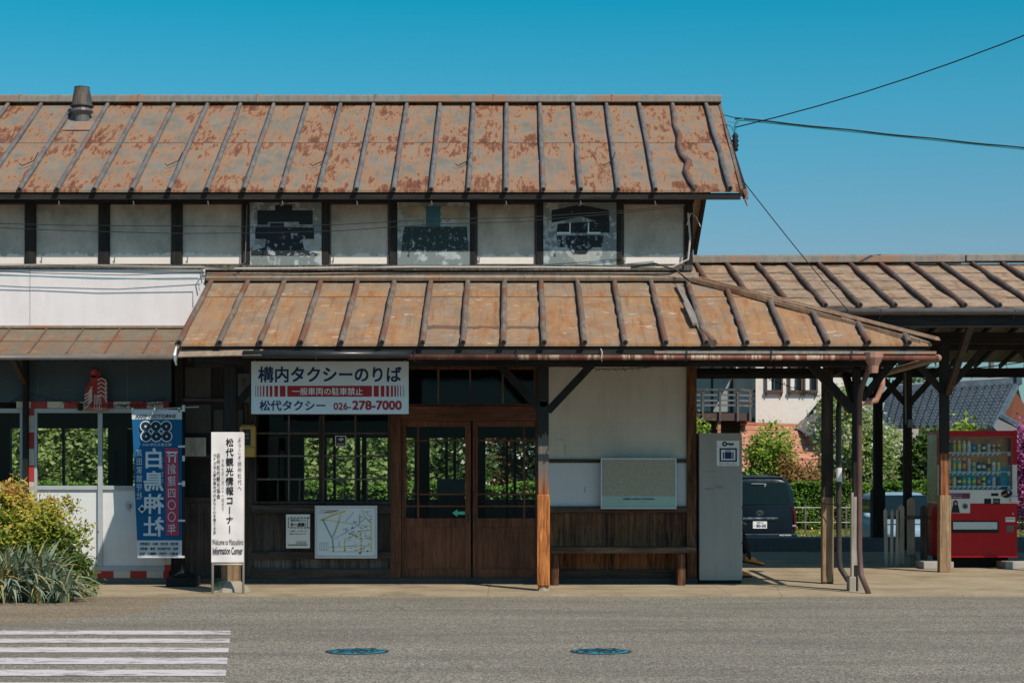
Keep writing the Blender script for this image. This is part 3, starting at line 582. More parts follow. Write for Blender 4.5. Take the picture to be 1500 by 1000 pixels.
O('tie_beam', MB().box(2.25,4.0,23.2,23.28,Z(554,23.2),Z(548,23.2)), M['black_woodx'], ST)
O('canopy_beam', MB().box(2.25,4.66,23.9,24.0,2.78,2.92), M['black_woodx'], ST)
gz = CZE-.155
O('eave_gutter', MB().tube([(X(357,DE),DE-.06,gz+.03),(X(600,DE),DE-.06,gz+.025)], .043, 12), M['gut_black'], ST, smooth=True, label='short black gutter piece over the taxi sign')
O('eave_gutter', MB().tube([(X(598,DE),DE-.05,gz),(4.78,DE-.05,gz-.01)], .028, 12), M['gut_rust'], ST, smooth=True, label='long rusty gutter along the canopy front')
O('gutter_lining', MB().beam((1.6,DE-.02,gz+.055),(4.76,DE-.02,gz+.05),.06,.03), M['flash_up'], ST)
O('eave_gutter', MB().tube([(4.78,DE-.05,gz-.01),(4.80,24.0,gz-.02)], .04, 12), M['flash'], ST, smooth=True, label='side gutter running back from the corner')
mb = MB().beam((-3.74,DE-.02,gz+.035),(X(385,DE),DE-.03,gz+.055),.16,.012,(0,-.5,1)); O('broken_gutter_end', mb, M['flash'], ST)
O('gutter_rag', MB().tube([(-3.77,DE-.02,gz+.12),(-3.79,DE-.03,gz+.02),(-3.77,DE-.02,gz-.09)], [.01,.03,.01], 7), M['alu'], ST)
for i, x in enumerate([-2.2,-1.1,.05,1.0,1.95,2.9,3.8]): O('gutter_strap', MB().tube([(x,DE+.02,CZE-.06),(x+.01,DE-.095,gz+.045),(x,DE-.1,gz-.01),(x+.01,DE-.02,gz-.045)], .007, 5), M['conduit'] if i == 3 else M['gut_black'], ST)
# downpipes at the right corner
px = X(1272,21.0)
dp = O('downpipe', MB().tube([(px,DE+.03,2.66),(px-.005,20.95,2.56),(px-.05,21.2,2.33),(px-.055,21.25,2.2),(px-.055,21.25,.5),(px-.045,21.2,.2),(px+.02,21.08,.0)], .032, 12), M['pipe_brown'], ST, smooth=True, label='brown downpipe under the pink rain funnel')
O('rain_head', MB().lathe((px,DE-.02,2.50), [(.05,0),(.06,.08),(.11,.17),(.115,.23),(.1,.23)], 12), M['pipe_pink'], dp)
px2 = X(1229,22.75)
dp = O('downpipe', MB().tube([(X(1243,22.9),22.95,Z(584,22.9)),(px2+.08,22.9,Z(584,22.9)),(px2+.02,22.82,Z(588,22.8)),(px2,22.78,Z(600,22.8)),(px2,22.75,.32),(px2+.02,22.75,.2),(px2+.1,22.7,.06),(px2+.17,22.68,.03)], .034, 12), M['pipe_dark'], ST, smooth=True, label='dark downpipe beside the wrapped post')
O('pipe_sleeve', MB().lathe((px2,22.755,Z(705,22.8)), [(.038,0),(.038,.17)], 12), M['white_panel'], dp)
O('downpipe', MB().tube([(4.80,23.9,gz-.03),(4.80,23.9,gz-.18),(4.72,23.88,gz-.36),(4.42,23.8,gz-.42),(4.3,23.7,gz-.5)], .04, 10), M['pipe_pink'], ST, smooth=True, label='short pink elbow pipe at the back of the side gutter')
# ---- canopy posts
def cpost(x, d, w, z0, z1, mat, sleeve=None, lab=None, foot=True):
    p = O('canopy_post', MB().box(x-w/2,x+w/2,d,d+w,z0,z1), mat, ST, bevel=.006, label=lab)
    if sleeve:
        sw, sa, sb, sm = sleeve; O('post_sleeve', MB().box(x-sw/2,x+sw/2,d-(sw-w)/2,d+w+(sw-w)/2,sa,sb), sm, p, bevel=.008)
    if foot: O('post_footing', MB().lathe((x,d+w/2,-.02), [(w*.62,0),(w*.5,.06)], 8), M['stone'], p)
    return p
x8 = X(796,21.6)
g = G('post_shaded_above_sunlit_below'); z = g.xyz()[2]; gr = g.noise(g.map((14,14,.8)), sc=2.2, det=9)
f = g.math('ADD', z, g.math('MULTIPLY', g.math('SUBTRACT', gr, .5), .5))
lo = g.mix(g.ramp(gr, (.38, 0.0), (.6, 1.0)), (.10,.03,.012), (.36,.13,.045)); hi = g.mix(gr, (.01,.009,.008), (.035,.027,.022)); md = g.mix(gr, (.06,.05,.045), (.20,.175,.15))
c = g.mix(g.ramp(g.math('MULTIPLY', z, .4), (.47*1.0, 0.0), (.56, 1.0)), lo, md); c = g.mix(g.math('GREATER_THAN', f, 1.82), c, hi); g.bump(gr, .5, .006)  # canopy shadow painted in: near black above its edge, lighter wood below
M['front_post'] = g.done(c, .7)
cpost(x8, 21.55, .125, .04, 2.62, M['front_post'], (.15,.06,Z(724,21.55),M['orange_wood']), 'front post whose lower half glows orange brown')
x3 = X(337,21.5); cpost(x3, 21.5, .14, .02, 2.62, M['black_wood'], (.2,.03,.55,M['tan_wood']), 'left front post behind the white banner')
O('post_footing', MB().lathe((x3,21.5,-.02), [(.24,0),(.22,.06),(.12,.14)], 7).lathe((x3-.1,21.42,-.02), [(.12,0),(.1,.08),(.04,.13)], 6), M['stone'], ST)
cpost(X(1213,22.9), 22.9, .13, .0, 2.68, M['dark_wood'], (.14,.02,Z(728,22.9),M['tan_wood']), 'inner post with its lower half wrapped in bare wood', foot=False)
xf = X(1255.5,21.55); pf = cpost(xf, 21.55, .09, .1, 2.6, M['black_wood'], None, 'dark corner post standing on a split concrete foot', foot=False)
O('post_sleeve', MB().box(xf-.07,xf-.045,21.52,21.6,.12,1.15).box(xf-.04,xf-.0,21.535,21.55,.3,1.1), M['picket'], pf)
O('post_footing', MB().box(xf-.10,xf-.02,21.5,21.68,-.02,.17).box(xf,xf+.08,21.5,21.68,-.02,.18), M['stone'], pf, bevel=.01)
def brace(a, b, w=.09, m='black_wood'): O('brace', MB().beam(a, b, w, w, (0,1,0)), M[m], ST, bevel=.004)
bd = 21.6
brace((X(795,bd)-.02,bd,Z(600,bd)),(X(722,bd),bd,Z(524,bd))); brace((X(800,bd)+.02,bd,Z(602,bd)),(X(880,bd),bd,Z(520,bd)))
O('brace_plate', MB().disc(x8,Z(591,bd),.045,21.535,12).prism([(x8-.05,Z(588,bd)),(x8+.05,Z(588,bd)),(x8+.03,Z(598,bd)),(x8-.03,Z(598,bd))],21.535,21.548), M['iron'], ST)
brace((X(1250,bd),bd,Z(602,bd)),(X(1180,bd),bd,Z(524,bd)),.1); brace((X(1262,bd),bd,Z(585,bd)),(X(1312,bd),bd,Z(525,bd)),.08)
brace((X(342,bd),bd,Z(598,bd)),(X(385,bd),bd,Z(548,bd)),.08); brace((4.05,21.7,2.1),(4.06,22.5,2.62),.08)
# ---- ground floor walls (front plane 23 m away)
O('corner_post', MB().pb(1006,1020.5,519,853,DW-.05,.13), M['brown_wood'], ST, bevel=.004)
O('door_post', MB().pb(572,587.5,530,847,DW-.05,.12), M['red_wood'], ST, bevel=.004)
O('wall_post', MB().pb(785,792,515,852,DW-.05,.12), M['dark_wood'], ST, bevel=.004)
O('wall_post', MB().pb(358,371,515,852,DW-.04,.12), M['dark_wood'], ST, bevel=.004)
O('wall_post', MB().pb(256,268,515,852,DW-.04,.12), M['black_wood'], ST, bevel=.004)
O('plinth', MB().pb(249,1022,846.5,856,DW-.08,.2), M['stone'] if 0 else plain('dark_plinth_stone', (.055,.057,.058), .85, dirt=.3), ST, bevel=.004)
PL = O('plaster_wall', MB().pb(792,1006,519,673,DW,.08), M['plaster'], ST)
O('plaster_wall', MB().pb(792,1006,677,742,DW,.08), M['plaster_lo'], ST)
O('wall_rail', MB().pb(792,1006,672,677.5,DW-.03,.05), M['dark_woodx'], ST, bevel=.003)
M['scuff'] = plain('faint_scuff', (.36,.35,.32), .9)
for (a,b,c,e) in [(815,826,643,644.3),(827,828.5,650,665),(856,857.5,712,721)]: O('scuff_mark', MB().pb(a,b,c,e,DW-.002,.001), M['scuff'], ST)
def boards(name, a, b, t, u, d, n, m, gap=1.0, seed=1):
    r = random.Random(seed); xs = [a]; 
    while xs[-1] < b-3: xs.append(min(b, xs[-1] + (b-a)/n*r.uniform(.75,1.25)))
    if xs[-1] < b: xs.append(b)
    mb = MB()
    for p, q in zip(xs, xs[1:]): mb.pb(p+gap*.12,q-gap*.12*r.uniform(1,3),t,u,d+r.uniform(0,.006),.02)
    mb.pb(a,b,t,u,d+.03,.02); return O(name, mb, m, ST)
boards('wainscot', 806, 1006, 750, 835, DW-.01, 9, M['brown_wood'], 1.0, 4)
O('wainscot_rail', MB().pb(805,1007,741,751,DW-.045,.06), M['brown_woodx'], ST, bevel=.004)
O('skirting', MB().pb(805,1007,834,848,DW-.04,.05), M['dark_woodx'], ST, bevel=.004)
# wall under the big window
boards('plank_wall', 371, 572, 751, 809, DW-.005, 10, M['dark_wood'], 1.0, 6)
boards('plank_wall', 371, 572, 817, 833, DW-.005, 14, M['grey_wood'], 1.5, 8)
for t, u, dd in ((739,751,.06),(808,818.5,.05),(832.5,848,.055)): O('wall_beam', MB().pb(368,572.5,t,u,DW-dd,.08), M['dark_woodx'], ST, bevel=.004)
# dark wall between the office and the window
boards('plank_wall', 268, 358, 735, 846, DW-.0, 8, M['dark_wood'], 1.0, 9)
O('wall_beam', MB().pb(268,358,664,671,DW-.04,.06).pb(268,358,728,735,DW-.035,.06).pb(268,358,583,588,DW-.03,.05), M['dark_woodx'], ST, bevel=.004)
O('upper_boarding', MB().pb(268,358,515,728,DW+.01,.04), M['black_wood'], ST)
O('wall_panel', MB().pb(271,309,538,582,DW-.01,.02).pb(313,327,600,660,DW-.01,.02).pb(340,356,600,660,DW-.01,.02).pb(271,309,592,634,DW-.01,.02), plain('old_grey_panelling', (.075,.068,.06), .8, dirt=.5), ST)
# ---- windows
def window(name, x0, x1, y0, y1, verts, hors, d, fm, gm, fw=4, mw=1.3, extra=(), label=None):
    w = O(name, MB().pb(x0,x1,y0,y0+fw,d,.05).pb(x0,x1,y1-fw,y1,d,.05).pb(x0,x0+fw,y0+fw,y1-fw,d,.05).pb(x1-fw,x1,y0+fw,y1-fw,d,.05), M[fm], ST, bevel=.003, label=label)
    mb = MB()
    for v in verts: mb.pb(v-mw,v+mw,y0+fw,y1-fw,d+.01,.025)
    for h in hors: mb.pb(x0+fw,x1-fw,h-mw,h+mw,d+.014,.02)
    for (v,a,b) in extra: mb.pb(v-mw*.8,v+mw*.8,a,b,d+.03,.015)
    O('glazing_bars', mb, M['sash'], w); O('window_pane', MB().sheet([(X(x0+fw,d),d+.03,Z(y1-fw,d)),(X(x1-fw,d),d+.03,Z(y1-fw,d)),(X(x1-fw,d),d+.03,Z(y0+fw,d)),(X(x0+fw,d),d+.03,Z(y0+fw,d))]), M[gm], w)
    return w
window('waiting_room_window', 371, 471, 604, 738, (423,), (634.4,667.6,701.6), DW-.02, 'dark_wood', 'glass', extra=((406.8,702,734),(438.7,702,734)), label='left sash of the big window')
window('waiting_room_window', 471.3, 572, 604, 738, (520.6,), (634.4,667.6,701.6), DW-.045, 'dark_wood', 'glass', extra=((505,702,734),(537.5,702,734)), label='right sash of the big window')
O('window_header', MB().pb(371,572,595,604,DW-.04,.08), M['dark_woodx'], ST); window('transom_window', 371, 572, 533, 595, (421,471,521), (), DW-.02, 'dark_wood', 'glass_dark', label='transom behind the taxi sign')
O('lintel', MB().pb(371,790,522,534,DW-.04,.08), M['dark_woodx'], ST)
window('transom_window', 587.5, 786, 537, 595, (642,688.5,736.5), (), DW-.02, 'red_wood', 'glass_dark', 4, 1.5, label='transom over the doors')
O('lintel', MB().pb(587.5,786,594.5,616,DW-.06,.1), M['red_woodx'], ST, bevel=.005, label='heavy beam over the doors')
def slider(x0, x1, gx0, gx1, v, lab, dd):
    d = DW-dd; mb = MB().pb(x0,gx0,616.5,846,d,.035).pb(gx1,x1,616.5,846,d,.035).pb(gx0,gx1,616.5,624.5,d,.035).pb(gx0,gx1,758.5,772,d,.035).pb(gx0,gx1,833,846,d,.035)
    w = O('sliding_door', mb, M['red_wood'], ST, bevel=.003, label=lab)
    O('door_panel', MB().pb(gx0,gx1,772,833,d+.015,.01), M['red_wood'], w)
    mb = MB().pb(v-1.4,v+1.4,624.5,758.5,d+.008,.018)
    for h in (645,723.5,741): mb.pb(gx0,gx1,h-1.1,h+1.1,d+.01,.016)
    O('glazing_bars', mb, M['red_wood'], w)
    O('window_pane', MB().sheet([(X(gx0,d),d+.022,Z(758.5,d)),(X(gx1,d),d+.022,Z(758.5,d)),(X(gx1,d),d+.022,Z(624.5,d)),(X(gx0,d),d+.022,Z(624.5,d))]), M['glass'], w)
    O('finger_pull', MB().pb(x1-6 if v < 700 else x0+2,x1-3 if v < 700 else x0+5,752,764,d-.002,.004), M['iron'], w); return w
slider(588, 690, 595, 681.5, 612.5, 'left wooden sliding door with the arrow sticker', .0)
slider(692.5, 786, 700, 784, 768, 'right wooden sliding door', .03)
O('door_sill', MB().pb(586,790,846,850,DW-.06,.14), M['dark_woodx'], ST)
# ---- office on the left
O('office_wall', MB().pb(-700,251,517,589,DW-.03,.06), M['blue_wall'], ST)
mb = MB(); [mb.pb(a,a+.8,520,588,DW-.032,.003) for a in (-60,55,186)]; O('wall_joints', mb, M['gut_grey'], ST)
M['stripe_x'] = stripes('red_and_cream_stripes_across', 'x', .412, X(47,DW)*-1); M['stripe_z'] = stripes('red_and_cream_stripes_up', 'z', .412, -.03)
O('striped_trim', MB().pb(24,247,588,597.5,DW-.06,.05), M['stripe_x'], ST); O('striped_trim', MB().pb(-700,247,836,846,DW-.06,.05), M['stripe_x'], ST)
O('striped_trim', MB().pb(40,49.5,597.5,836,DW-.06,.05), M['stripe_z'], ST); O('striped_trim', MB().pb(241,250,815,836,DW-.062,.05), M['stripe_z'], ST)
O('office_base', MB().pb(-700,251,846,856,DW-.05,.2), M['gut_grey'], ST)
O('office_wall_end', MB().pb(247.5,257,597,846,DW-.03,.06), M['black_wood'], ST)
def office_win(x0, x1, mul, lab):
    d = DW-.05; mb = MB().pb(x0,x1,598,604.5,d,.06).pb(x0,x1,829,836,d,.06).pb(x0,x0+4,604.5,829,d,.06).pb(x1-4,x1,604.5,829,d,.06).pb(x0+4,x1-4,711,717,d,.05)
    for m in mul: mb.pb(m-3.3,m+3.3,604.5,829,d-.02,.05)
    w = O('aluminium_door', mb, M['white_frame'], ST, bevel=.003, label=lab)
    O('door_panel', MB().pb(x0+4,x1-4,717,829,d+.03,.015), M['white_panel'], w)
    O('window_pane', MB().sheet([(X(x0+4,d),d+.03,Z(711,d)),(X(x1-4,d),d+.03,Z(711,d)),(X(x1-4,d),d+.03,Z(604.5,d)),(X(x0+4,d),d+.03,Z(604.5,d))]), M['glass'], w); return w
office_win(50, 247, (146.5,), 'white aluminium sliding doors of the office'); office_win(-170, 33, (-75,), 'white aluminium doors at the left edge'); office_win(-420,-180,(-300,),None)
w = MB(); [w.disc(X(190+math.cos(a)*r_,DW),Z(741+math.sin(a)*r_*1.5,DW),.007,DW-.0295,6) for a, r_ in [(i*1.1, 1.5+(i%4)*1.2) for i in range(18)]]; O('dark_stain', w, M['dark_wood'], ST)
O('office_post', MB().pb(33,40,517,846,DW-.14,.1), M['black_wood'], ST, bevel=.004); brace((X(36,22.8),22.8,Z(560,22.8)),(X(18,22.2),22.2,Z(524,22.2)),.07,'dark_wood')
# ---- inside and rear
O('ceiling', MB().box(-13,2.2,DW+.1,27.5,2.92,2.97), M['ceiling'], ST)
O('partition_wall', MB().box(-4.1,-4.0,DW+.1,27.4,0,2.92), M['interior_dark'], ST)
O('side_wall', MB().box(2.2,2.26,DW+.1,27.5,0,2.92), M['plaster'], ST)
RD = 27.45
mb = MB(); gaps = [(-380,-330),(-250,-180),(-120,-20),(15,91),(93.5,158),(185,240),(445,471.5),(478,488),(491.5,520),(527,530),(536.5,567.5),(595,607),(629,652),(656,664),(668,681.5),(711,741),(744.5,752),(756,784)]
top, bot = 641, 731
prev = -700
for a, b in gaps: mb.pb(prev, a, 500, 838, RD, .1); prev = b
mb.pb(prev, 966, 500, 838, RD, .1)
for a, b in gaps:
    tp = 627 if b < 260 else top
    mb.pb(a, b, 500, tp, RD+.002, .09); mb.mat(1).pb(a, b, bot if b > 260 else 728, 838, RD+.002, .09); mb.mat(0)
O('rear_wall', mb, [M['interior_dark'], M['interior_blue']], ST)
O('rear_window_rails', MB().pb(440,570,667,669,RD+.01,.03).pb(590,690,722,724,RD+.01,.03).pb(700,790,722,724,RD+.01,.03), M['interior_dark'], ST)
T = thing('ticket_counter', 'dark ticket counter seen through the left door', 'counter', (X(640,25.5),25.5,0))
O('counter_top', MB().pb(640,682,701,703,25.5,.5), M['interior_blue'], T); O('counter_body', MB().pb(642,680,703,800,25.52,.4), M['interior_dark'], T); O('counter_screen', MB().pb(640,681,702,724,25.45,.02), plain('dim_grey_board', (.10,.12,.13), .5), T)
T = thing('display_panel', 'pale notice sheets hanging inside the waiting room window', 'notice', (X(400,25),25,.8)); O('notice_sheet', MB().pb(393,408,640,700,25,.01).pb(410,417,660,700,25.05,.01), plain('dim_sheet', (.22,.25,.26), .7), T)
O('notice_frame', MB().pb(391,393,638,735,25,.02).pb(417,419,638,735,25,.02), M['interior_dark'], T)
O('office_cabinet', MB().pb(158,186,628,740,24.9,.4).pb(162,169,658,700,24.85,.04), M['interior_dark'], label='dark cabinet inside the office behind the right pane', cat='cabinet')
# ================================================================ PLATFORM CANOPY
PC = thing('platform_canopy', 'long open platform shelter with a brown rusted roof on dark braced posts', 'canopy', (6,25.5,0))
ST0 = ST; ST = PC
PZE, PZR, PDE, PDR = 3.55, 4.475, 24.1, 27.4
PR = roof_sheet('shelter_roof', (2.32,2.32), (14,14), 50, PDE, PZE, PDR, PZR, M['roof_plat'], amp=.008)
for i in range(-5, 20):
    x = 5.0+i*.455
    if x < 2.5: continue
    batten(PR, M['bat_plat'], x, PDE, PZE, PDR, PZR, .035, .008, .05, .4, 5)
O('ridge_cap', MB().beam((2.30,PDR-.02,PZR+.05),(6.7,PDR-.02,PZR+.065),.26,.10).beam((6.72,PDR-.02,PZR+.075),(14,PDR-.02,PZR+.10),.26,.10).beam((2.3,PDR,PZR+.105),(14,PDR,PZR+.155),.2,.03), M['flash_up'], PR, bevel=.01)
O('rear_roof_slope', MB().add([(2.32,PDR,PZR),(14,PDR,PZR),(14,33.4,3.42),(2.32,33.4,3.42),(2.32,PDR,PZR-.05),(14,PDR,PZR-.05),(14,33.4,3.37),(2.32,33.4,3.37)], [(0,1,2,3),(7,6,5,4),(3,2,6,7)]), M['roof_plat'], PC)
O('eave_gutter', MB().tube([(3.0,PDE-.06,PZE-.075),(14,PDE-.06,PZE-.045)], .045, 10), M['gut_grey'], PC, smooth=True)
for i in range(5): O('gutter_strap', MB().tube([(4.8+i*1.75,PDE,PZE-.03),(4.8+i*1.75,PDE-.11,PZE-.06),(4.8+i*1.75,PDE-.05,PZE-.13),(4.8+i*1.75,PDE,PZE-.17)], .008, 5), M['gut_black'], PC)
O('eave_beam', MB().box(2.3,14,PDE+.03,PDE+.12,PZE-.27,PZE-.09), M['black_woodx'], PC, bevel=.006)
mb = MB()
for i in range(-5, 20):
    x = 5.2+i*.455
    if x > 2.4: mb.beam((x,PDE+.1,PZE-.08),(x,PDR,PZR-.11),.05,.07).beam((x,PDR,PZR-.11),(x,33.4,3.3),.05,.07)
O('rafters', mb, M['black_wood'], PC)
for dd, zz in ((25.5,3.16),(32.4,3.05)): O('long_beam', MB().box(2.3,14,dd,dd+.14,zz,zz+.16), M['black_woodx'], PC, bevel=.006)
O('cross_beam', MB().box(2.3,14,28.9,29.05,3.3,3.5), M['black_woodx'], PC)
def ypost(x, d, w, zb, zt, zj, sp, foot=True, lab=None, sleeve=None):
    p = O('shelter_post', MB().box(x-w/2,x+w/2,d,d+w,zb,zt), M['black_wood'], PC, bevel=.005, label=lab)
    for s in (-1,1): O('brace', MB().beam((x+s*.03,d+w/2,zj),(x+s*sp,d+w/2,zj+sp*1.05),w*.7,w*.7,(0,1,0)), M['black_wood'], p)
    if sleeve: O('post_sleeve', MB().box(x-sleeve[0]/2,x+sleeve[0]/2,d-.02,d+w+.02,sleeve[1],sleeve[2]), sleeve[3], p, bevel=.006)
    return p
g = G('platform_post_dark_above_brown_below'); z = g.xyz()[2]; gr = g.noise(g.map((14,14,.8)), sc=2.2, det=9)
M['plat_post'] = g.done(g.mix(g.math('GREATER_THAN', g.math('ADD', z, g.math('MULTIPLY', gr, .15)), 1.72), g.mix(g.ramp(gr, (.4, 0.0), (.62, 1.0)), (.12,.04,.015), (.38,.15,.06)), (.02,.016,.014)), .7)  # near black above, reddish brown below, edge broken by the grain
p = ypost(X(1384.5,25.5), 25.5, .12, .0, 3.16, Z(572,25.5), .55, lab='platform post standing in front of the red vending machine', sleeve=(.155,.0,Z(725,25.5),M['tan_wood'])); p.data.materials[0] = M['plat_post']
O('post_strut', MB().beam((X(1386,25.6),25.5,Z(575,25.5)),(X(1396,25.2),24.2,Z(478,24.6)),.08,.09,(0,1,0)), M['dark_wood'], p)
ypost(7.6, 25.5, .12, .0, 3.16, 2.5, .55)
ypost(X(1330.5,27.3), 27.3, .115, .1, 3.4, 2.4, .5, lab='dark platform post with a grey conduit, beside the pickets')
O('post_footing', MB().lathe((X(1330.5,27.3),27.36,-.01), [(.16,0),(.12,.22),(.09,.25)], 4), M['stone'], PC)
for x in (X(1287,32.4), 9.9): 
    ypost(x, 32.4, .15, .24, 3.06, Z(588,32.4), .42); O('post_boot', MB().box(x-.11,x+.11,32.36,32.6,.23,Z(716,32.4)), M['black_wood'], PC)
O('conduit', MB().tube([(X(1327,27.2),27.25,Z(545,27.2)),(X(1328,27.2),27.25,Z(620,27.2)),(X(1333,27.2),27.25,Z(622,27.2))], .014, 6).box(X(1330,27.2),X(1337,27.2),27.2,27.3,Z(626,27.2),Z(614,27.2)), M['gut_grey'], PC)
ST = ST0
# ================================================================ THINGS IN FRONT OF THE STATION
# taxi sign under the gutter
d = 21.47
T = thing('taxi_sign', 'wide white sign with navy Japanese lettering and red striped band, hanging under the canopy', 'sign', (X(483,d),d,Z(606,d)))
O('sign_board', MB().pb(368,598.5,529,606,d,.03), M['sign_white'], T, bevel=.003)
e = d-.003; tx = lambda mb, s, a, b, t, u, bold=0, ee=e: text(mb, s, X(a,ee), X(b,ee), Z(u,ee), Z(t,ee), ee, bold)
for s_ in (('構内タクシーのりば', 378, 588, 536.5, 560, .022), ('松代タクシー', 380, 477, 586, 601.5, .018)): mb = MB(); tx(mb, *s_); O('navy_lettering', mb, M['navy_ink'], T)
mb = MB(); tx(mb, '026-', 488.5, 514, 589.5, 600.2, .02); tx(mb, '278-7000', 516, 588.5, 586.5, 600.2, .03); O('phone_number', mb, M['red_ink'], T)
mb = MB(); q = lambda v: 340+v/4.762
for a, b in [(385,975),(333,372),(295,320),(263,281),(238,251),(215,225),(196,203),(178,183),(162,165),(988,1023),(1037,1062),(1075,1095),(1108,1122),(1132,1143),(1153,1160),(1173,1178),(1195,1198)]: mb.pb(q(a),q(b),564.8,580.8,e,.001)
O('red_band', mb, M['red_ink'], T)
mb = MB(); text(mb, '一般車両の駐車禁止', X(428,e), X(531.5,e), Z(578.5,e), Z(567.5,e), e-.002, .012); O('white_lettering', mb, M['white_ink'], T)
O('hanger', MB().tube([(X(373,d),d+.02,Z(529,d)),(X(373,d),d+.1,2.7)], .012, 5).tube([(X(593,d),d+.02,Z(529,d)),(X(593,d),d+.1,2.7)], .012, 5), M['conduit'], T)
# tall white banner on a frame
d = 21.07
T = thing('banner_stand', 'tall white cloth banner with vertical black Japanese writing on a pipe stand', 'banner', (X(333,d),d,-.02))
O('stand_frame', MB().tube([(X(311,d),d+.02,-.02),(X(311,d),d+.02,Z(634,d))], .014, 8).tube([(X(356,d),d+.02,-.02),(X(356,d),d+.02,Z(634,d))], .014, 8).tube([(X(311,d),d+.02,Z(826,d)),(X(356,d),d+.02,Z(826,d))], .012, 8).tube([(X(311,d),d+.02,Z(634,d)),(X(356,d),d+.02,Z(634,d))], .01, 8), M['conduit'], T, smooth=True)
def clothgrid(x0,x1,z0,z1,d,nx=16,nz=60,amp=.006,hang=None,seed=0):
    mb = MB(); vs = []
    for j in range(nz+1):
        for i in range(nx+1):
            u, v = i/nx, j/nz; x = x0+(x1-x0)*u; z = z0+(z1-z0)*v
            if hang: x += hang(u,v)
            vs.append((x, d+amp*(math.sin(u*9+v*7+seed)+.6*math.sin(v*31+u*5)), z))
    return mb.add(vs, [(j*(nx+1)+i, j*(nx+1)+i+1, (j+1)*(nx+1)+i+1, (j+1)*(nx+1)+i) for j in range(nz) for i in range(nx)])
O('banner_cloth', clothgrid(X(309.5,d),X(357,d),Z(823,d),Z(632.5,d),d,amp=.003), M['cloth'], T, smooth=True)
e = d-.008
s = d/F
mb = MB(); column(mb, '松代観光情報コーナー', X(336.5,e), Z(641,e), Z(782,e), 11.5*s, e, .02); O('lettering', mb, M['black_ink'], T)
mb = MB(); column(mb, 'ようこそ信州松代へ', X(351,e), Z(639,e), Z(719,e), 6.3*s, e, .0); O('lettering', mb, M['black_ink'], T)
mb = MB(); column(mb, '令和七年三月三十一日まで', X(326.5,e), Z(671,e), Z(748,e), 4.4*s, e); O('lettering', mb, M['black_ink'], T)
mb = MB(); column(mb, '信州松代観光協会', X(320,e), Z(663,e), Z(731,e), 5.5*s, e, .01); O('lettering', mb, M['black_ink'], T)
mb = MB(); column(mb, 'NPO法人夢空間松代のまちと心を育てる会', X(314.5,e), Z(663,e), Z(782,e), 4.5*s, e, .01); O('lettering', mb, M['black_ink'], T)
mb = MB(); text(mb, 'Welcome to Matsushiro', X(310.8,e), X(356.2,e), Z(797.5,e), Z(789,e), e, .0); O('lettering', mb, M['black_ink'], T)
mb = MB(); text(mb, 'Information Corner', X(312,e), X(355.5,e), Z(811.5,e), Z(800.5,e), e, .012); O('lettering', mb, M['black_ink'], T)
# blue flag seen from behind, writing mirrored
d = 22.45
T = thing('vertical_flag', 'tall blue flag seen from behind, with six coin crest and mirrored white writing', 'flag', (X(267,d),d,0))
hang = lambda u, v: -.10*(1-u)*v*0 + (1-u)*(-.045)*(2*v-1)*1.2
def FX(px, py):      # the cloth leans out a little at the top left
    v = (816-py)/(816-600); u = (px-199)/(268-199); return X(px,d)
def panel(name, t, u_, m, z=0):
    mb = MB(); n = 14; vs = []
    for j in range(n+1):
        py = u_+(t-u_)*j/n; lx = 193+(py-600)/216*8.5
        for i in range(9): vs.append((X(lx+(266.5-lx)*i/8,d), d+.01*math.sin(i*.9+py*.05)+z, Z(py,d)))
    mb.add(vs, [(j*9+i, j*9+i+1, (j+1)*9+i+1, (j+1)*9+i) for j in range(n) for i in range(8)]); return O(name, mb, M[m], T, smooth=True)
panel('flag_cloth', 614, 791, 'flag_blue'); panel('flag_header', 600, 614, 'flag_white'); panel('flag_footer', 791, 816.5, 'flag_white')
e = d-.014
O('pink_band', MB().add([(X(241.5,e),e,Z(656,e)),(X(261,e),e,Z(656,e)),(X(262,e),e,Z(784,e)),(X(243.5,e),e,Z(784,e))], [(3,2,1,0)]), M['flag_pink'], T)
mb = MB(); e2 = e-.003; s = e2/F
cr = MB()
for r_ in range(2):
    for c_ in range(3):
        cx, cz = X(213.2+c_*15.1+r_*.7,e2), Z(624.2+r_*14.6,e2)
        cr.disc(cx,cz,8.4*s,e2+.001,24,hole=6.9*s); mb.disc(cx,cz,6.7*s,e2,24); cr.prism([(cx-1.4*s,cz-1.4*s),(cx+1.4*s,cz-1.4*s),(cx+1.4*s,cz+1.4*s),(cx-1.4*s,cz+1.4*s)],e2-.003,e2-.002)
O('crest_discs', mb, M['flag_dark'], T); mb = MB()
text(mb, 'SHIROTORI 400th', X(199,e2), X(257.5,e2), Z(612,e2), Z(606.5,e2), e2, .015, True); O('dark_lettering', mb, M['flag_dark'], T)
for k, ln in enumerate(['真田家・松代町・象山・白鳥神社', '奉納・松代商店会・西条・御安町', '馬場町・代官町・舞鶴山・有志']): mb = MB(); text(mb, ln, X(204.5,e2), X(261,e2), Z(798+k*7.2,e2), Z(794+k*7.2,e2), e2, .03, True); O('dark_lettering', mb, M['flag_dark'], T)
column(cr, '白鳥神社', X(225,e2), Z(655,e2), Z(788,e2), 31*s, e2, .022, True); column(cr, '創建四〇〇年', X(251.5,e2), Z(678,e2), Z(783,e2), 13*s, e2-.002, .0, True)
column(cr, '真田家鎮守社', X(204,e2), Z(657,e2), Z(732,e2), 9*s, e2, .0, True); text(cr, '建立寛永元年1624', X(209,e2), X(251.5,e2), Z(653,e2), Z(648.6,e2), e2, .0, True); column(cr, 'しろとり', X(237.5,e2), Z(668,e2), Z(710,e2), 5*s, e2, 0, True)
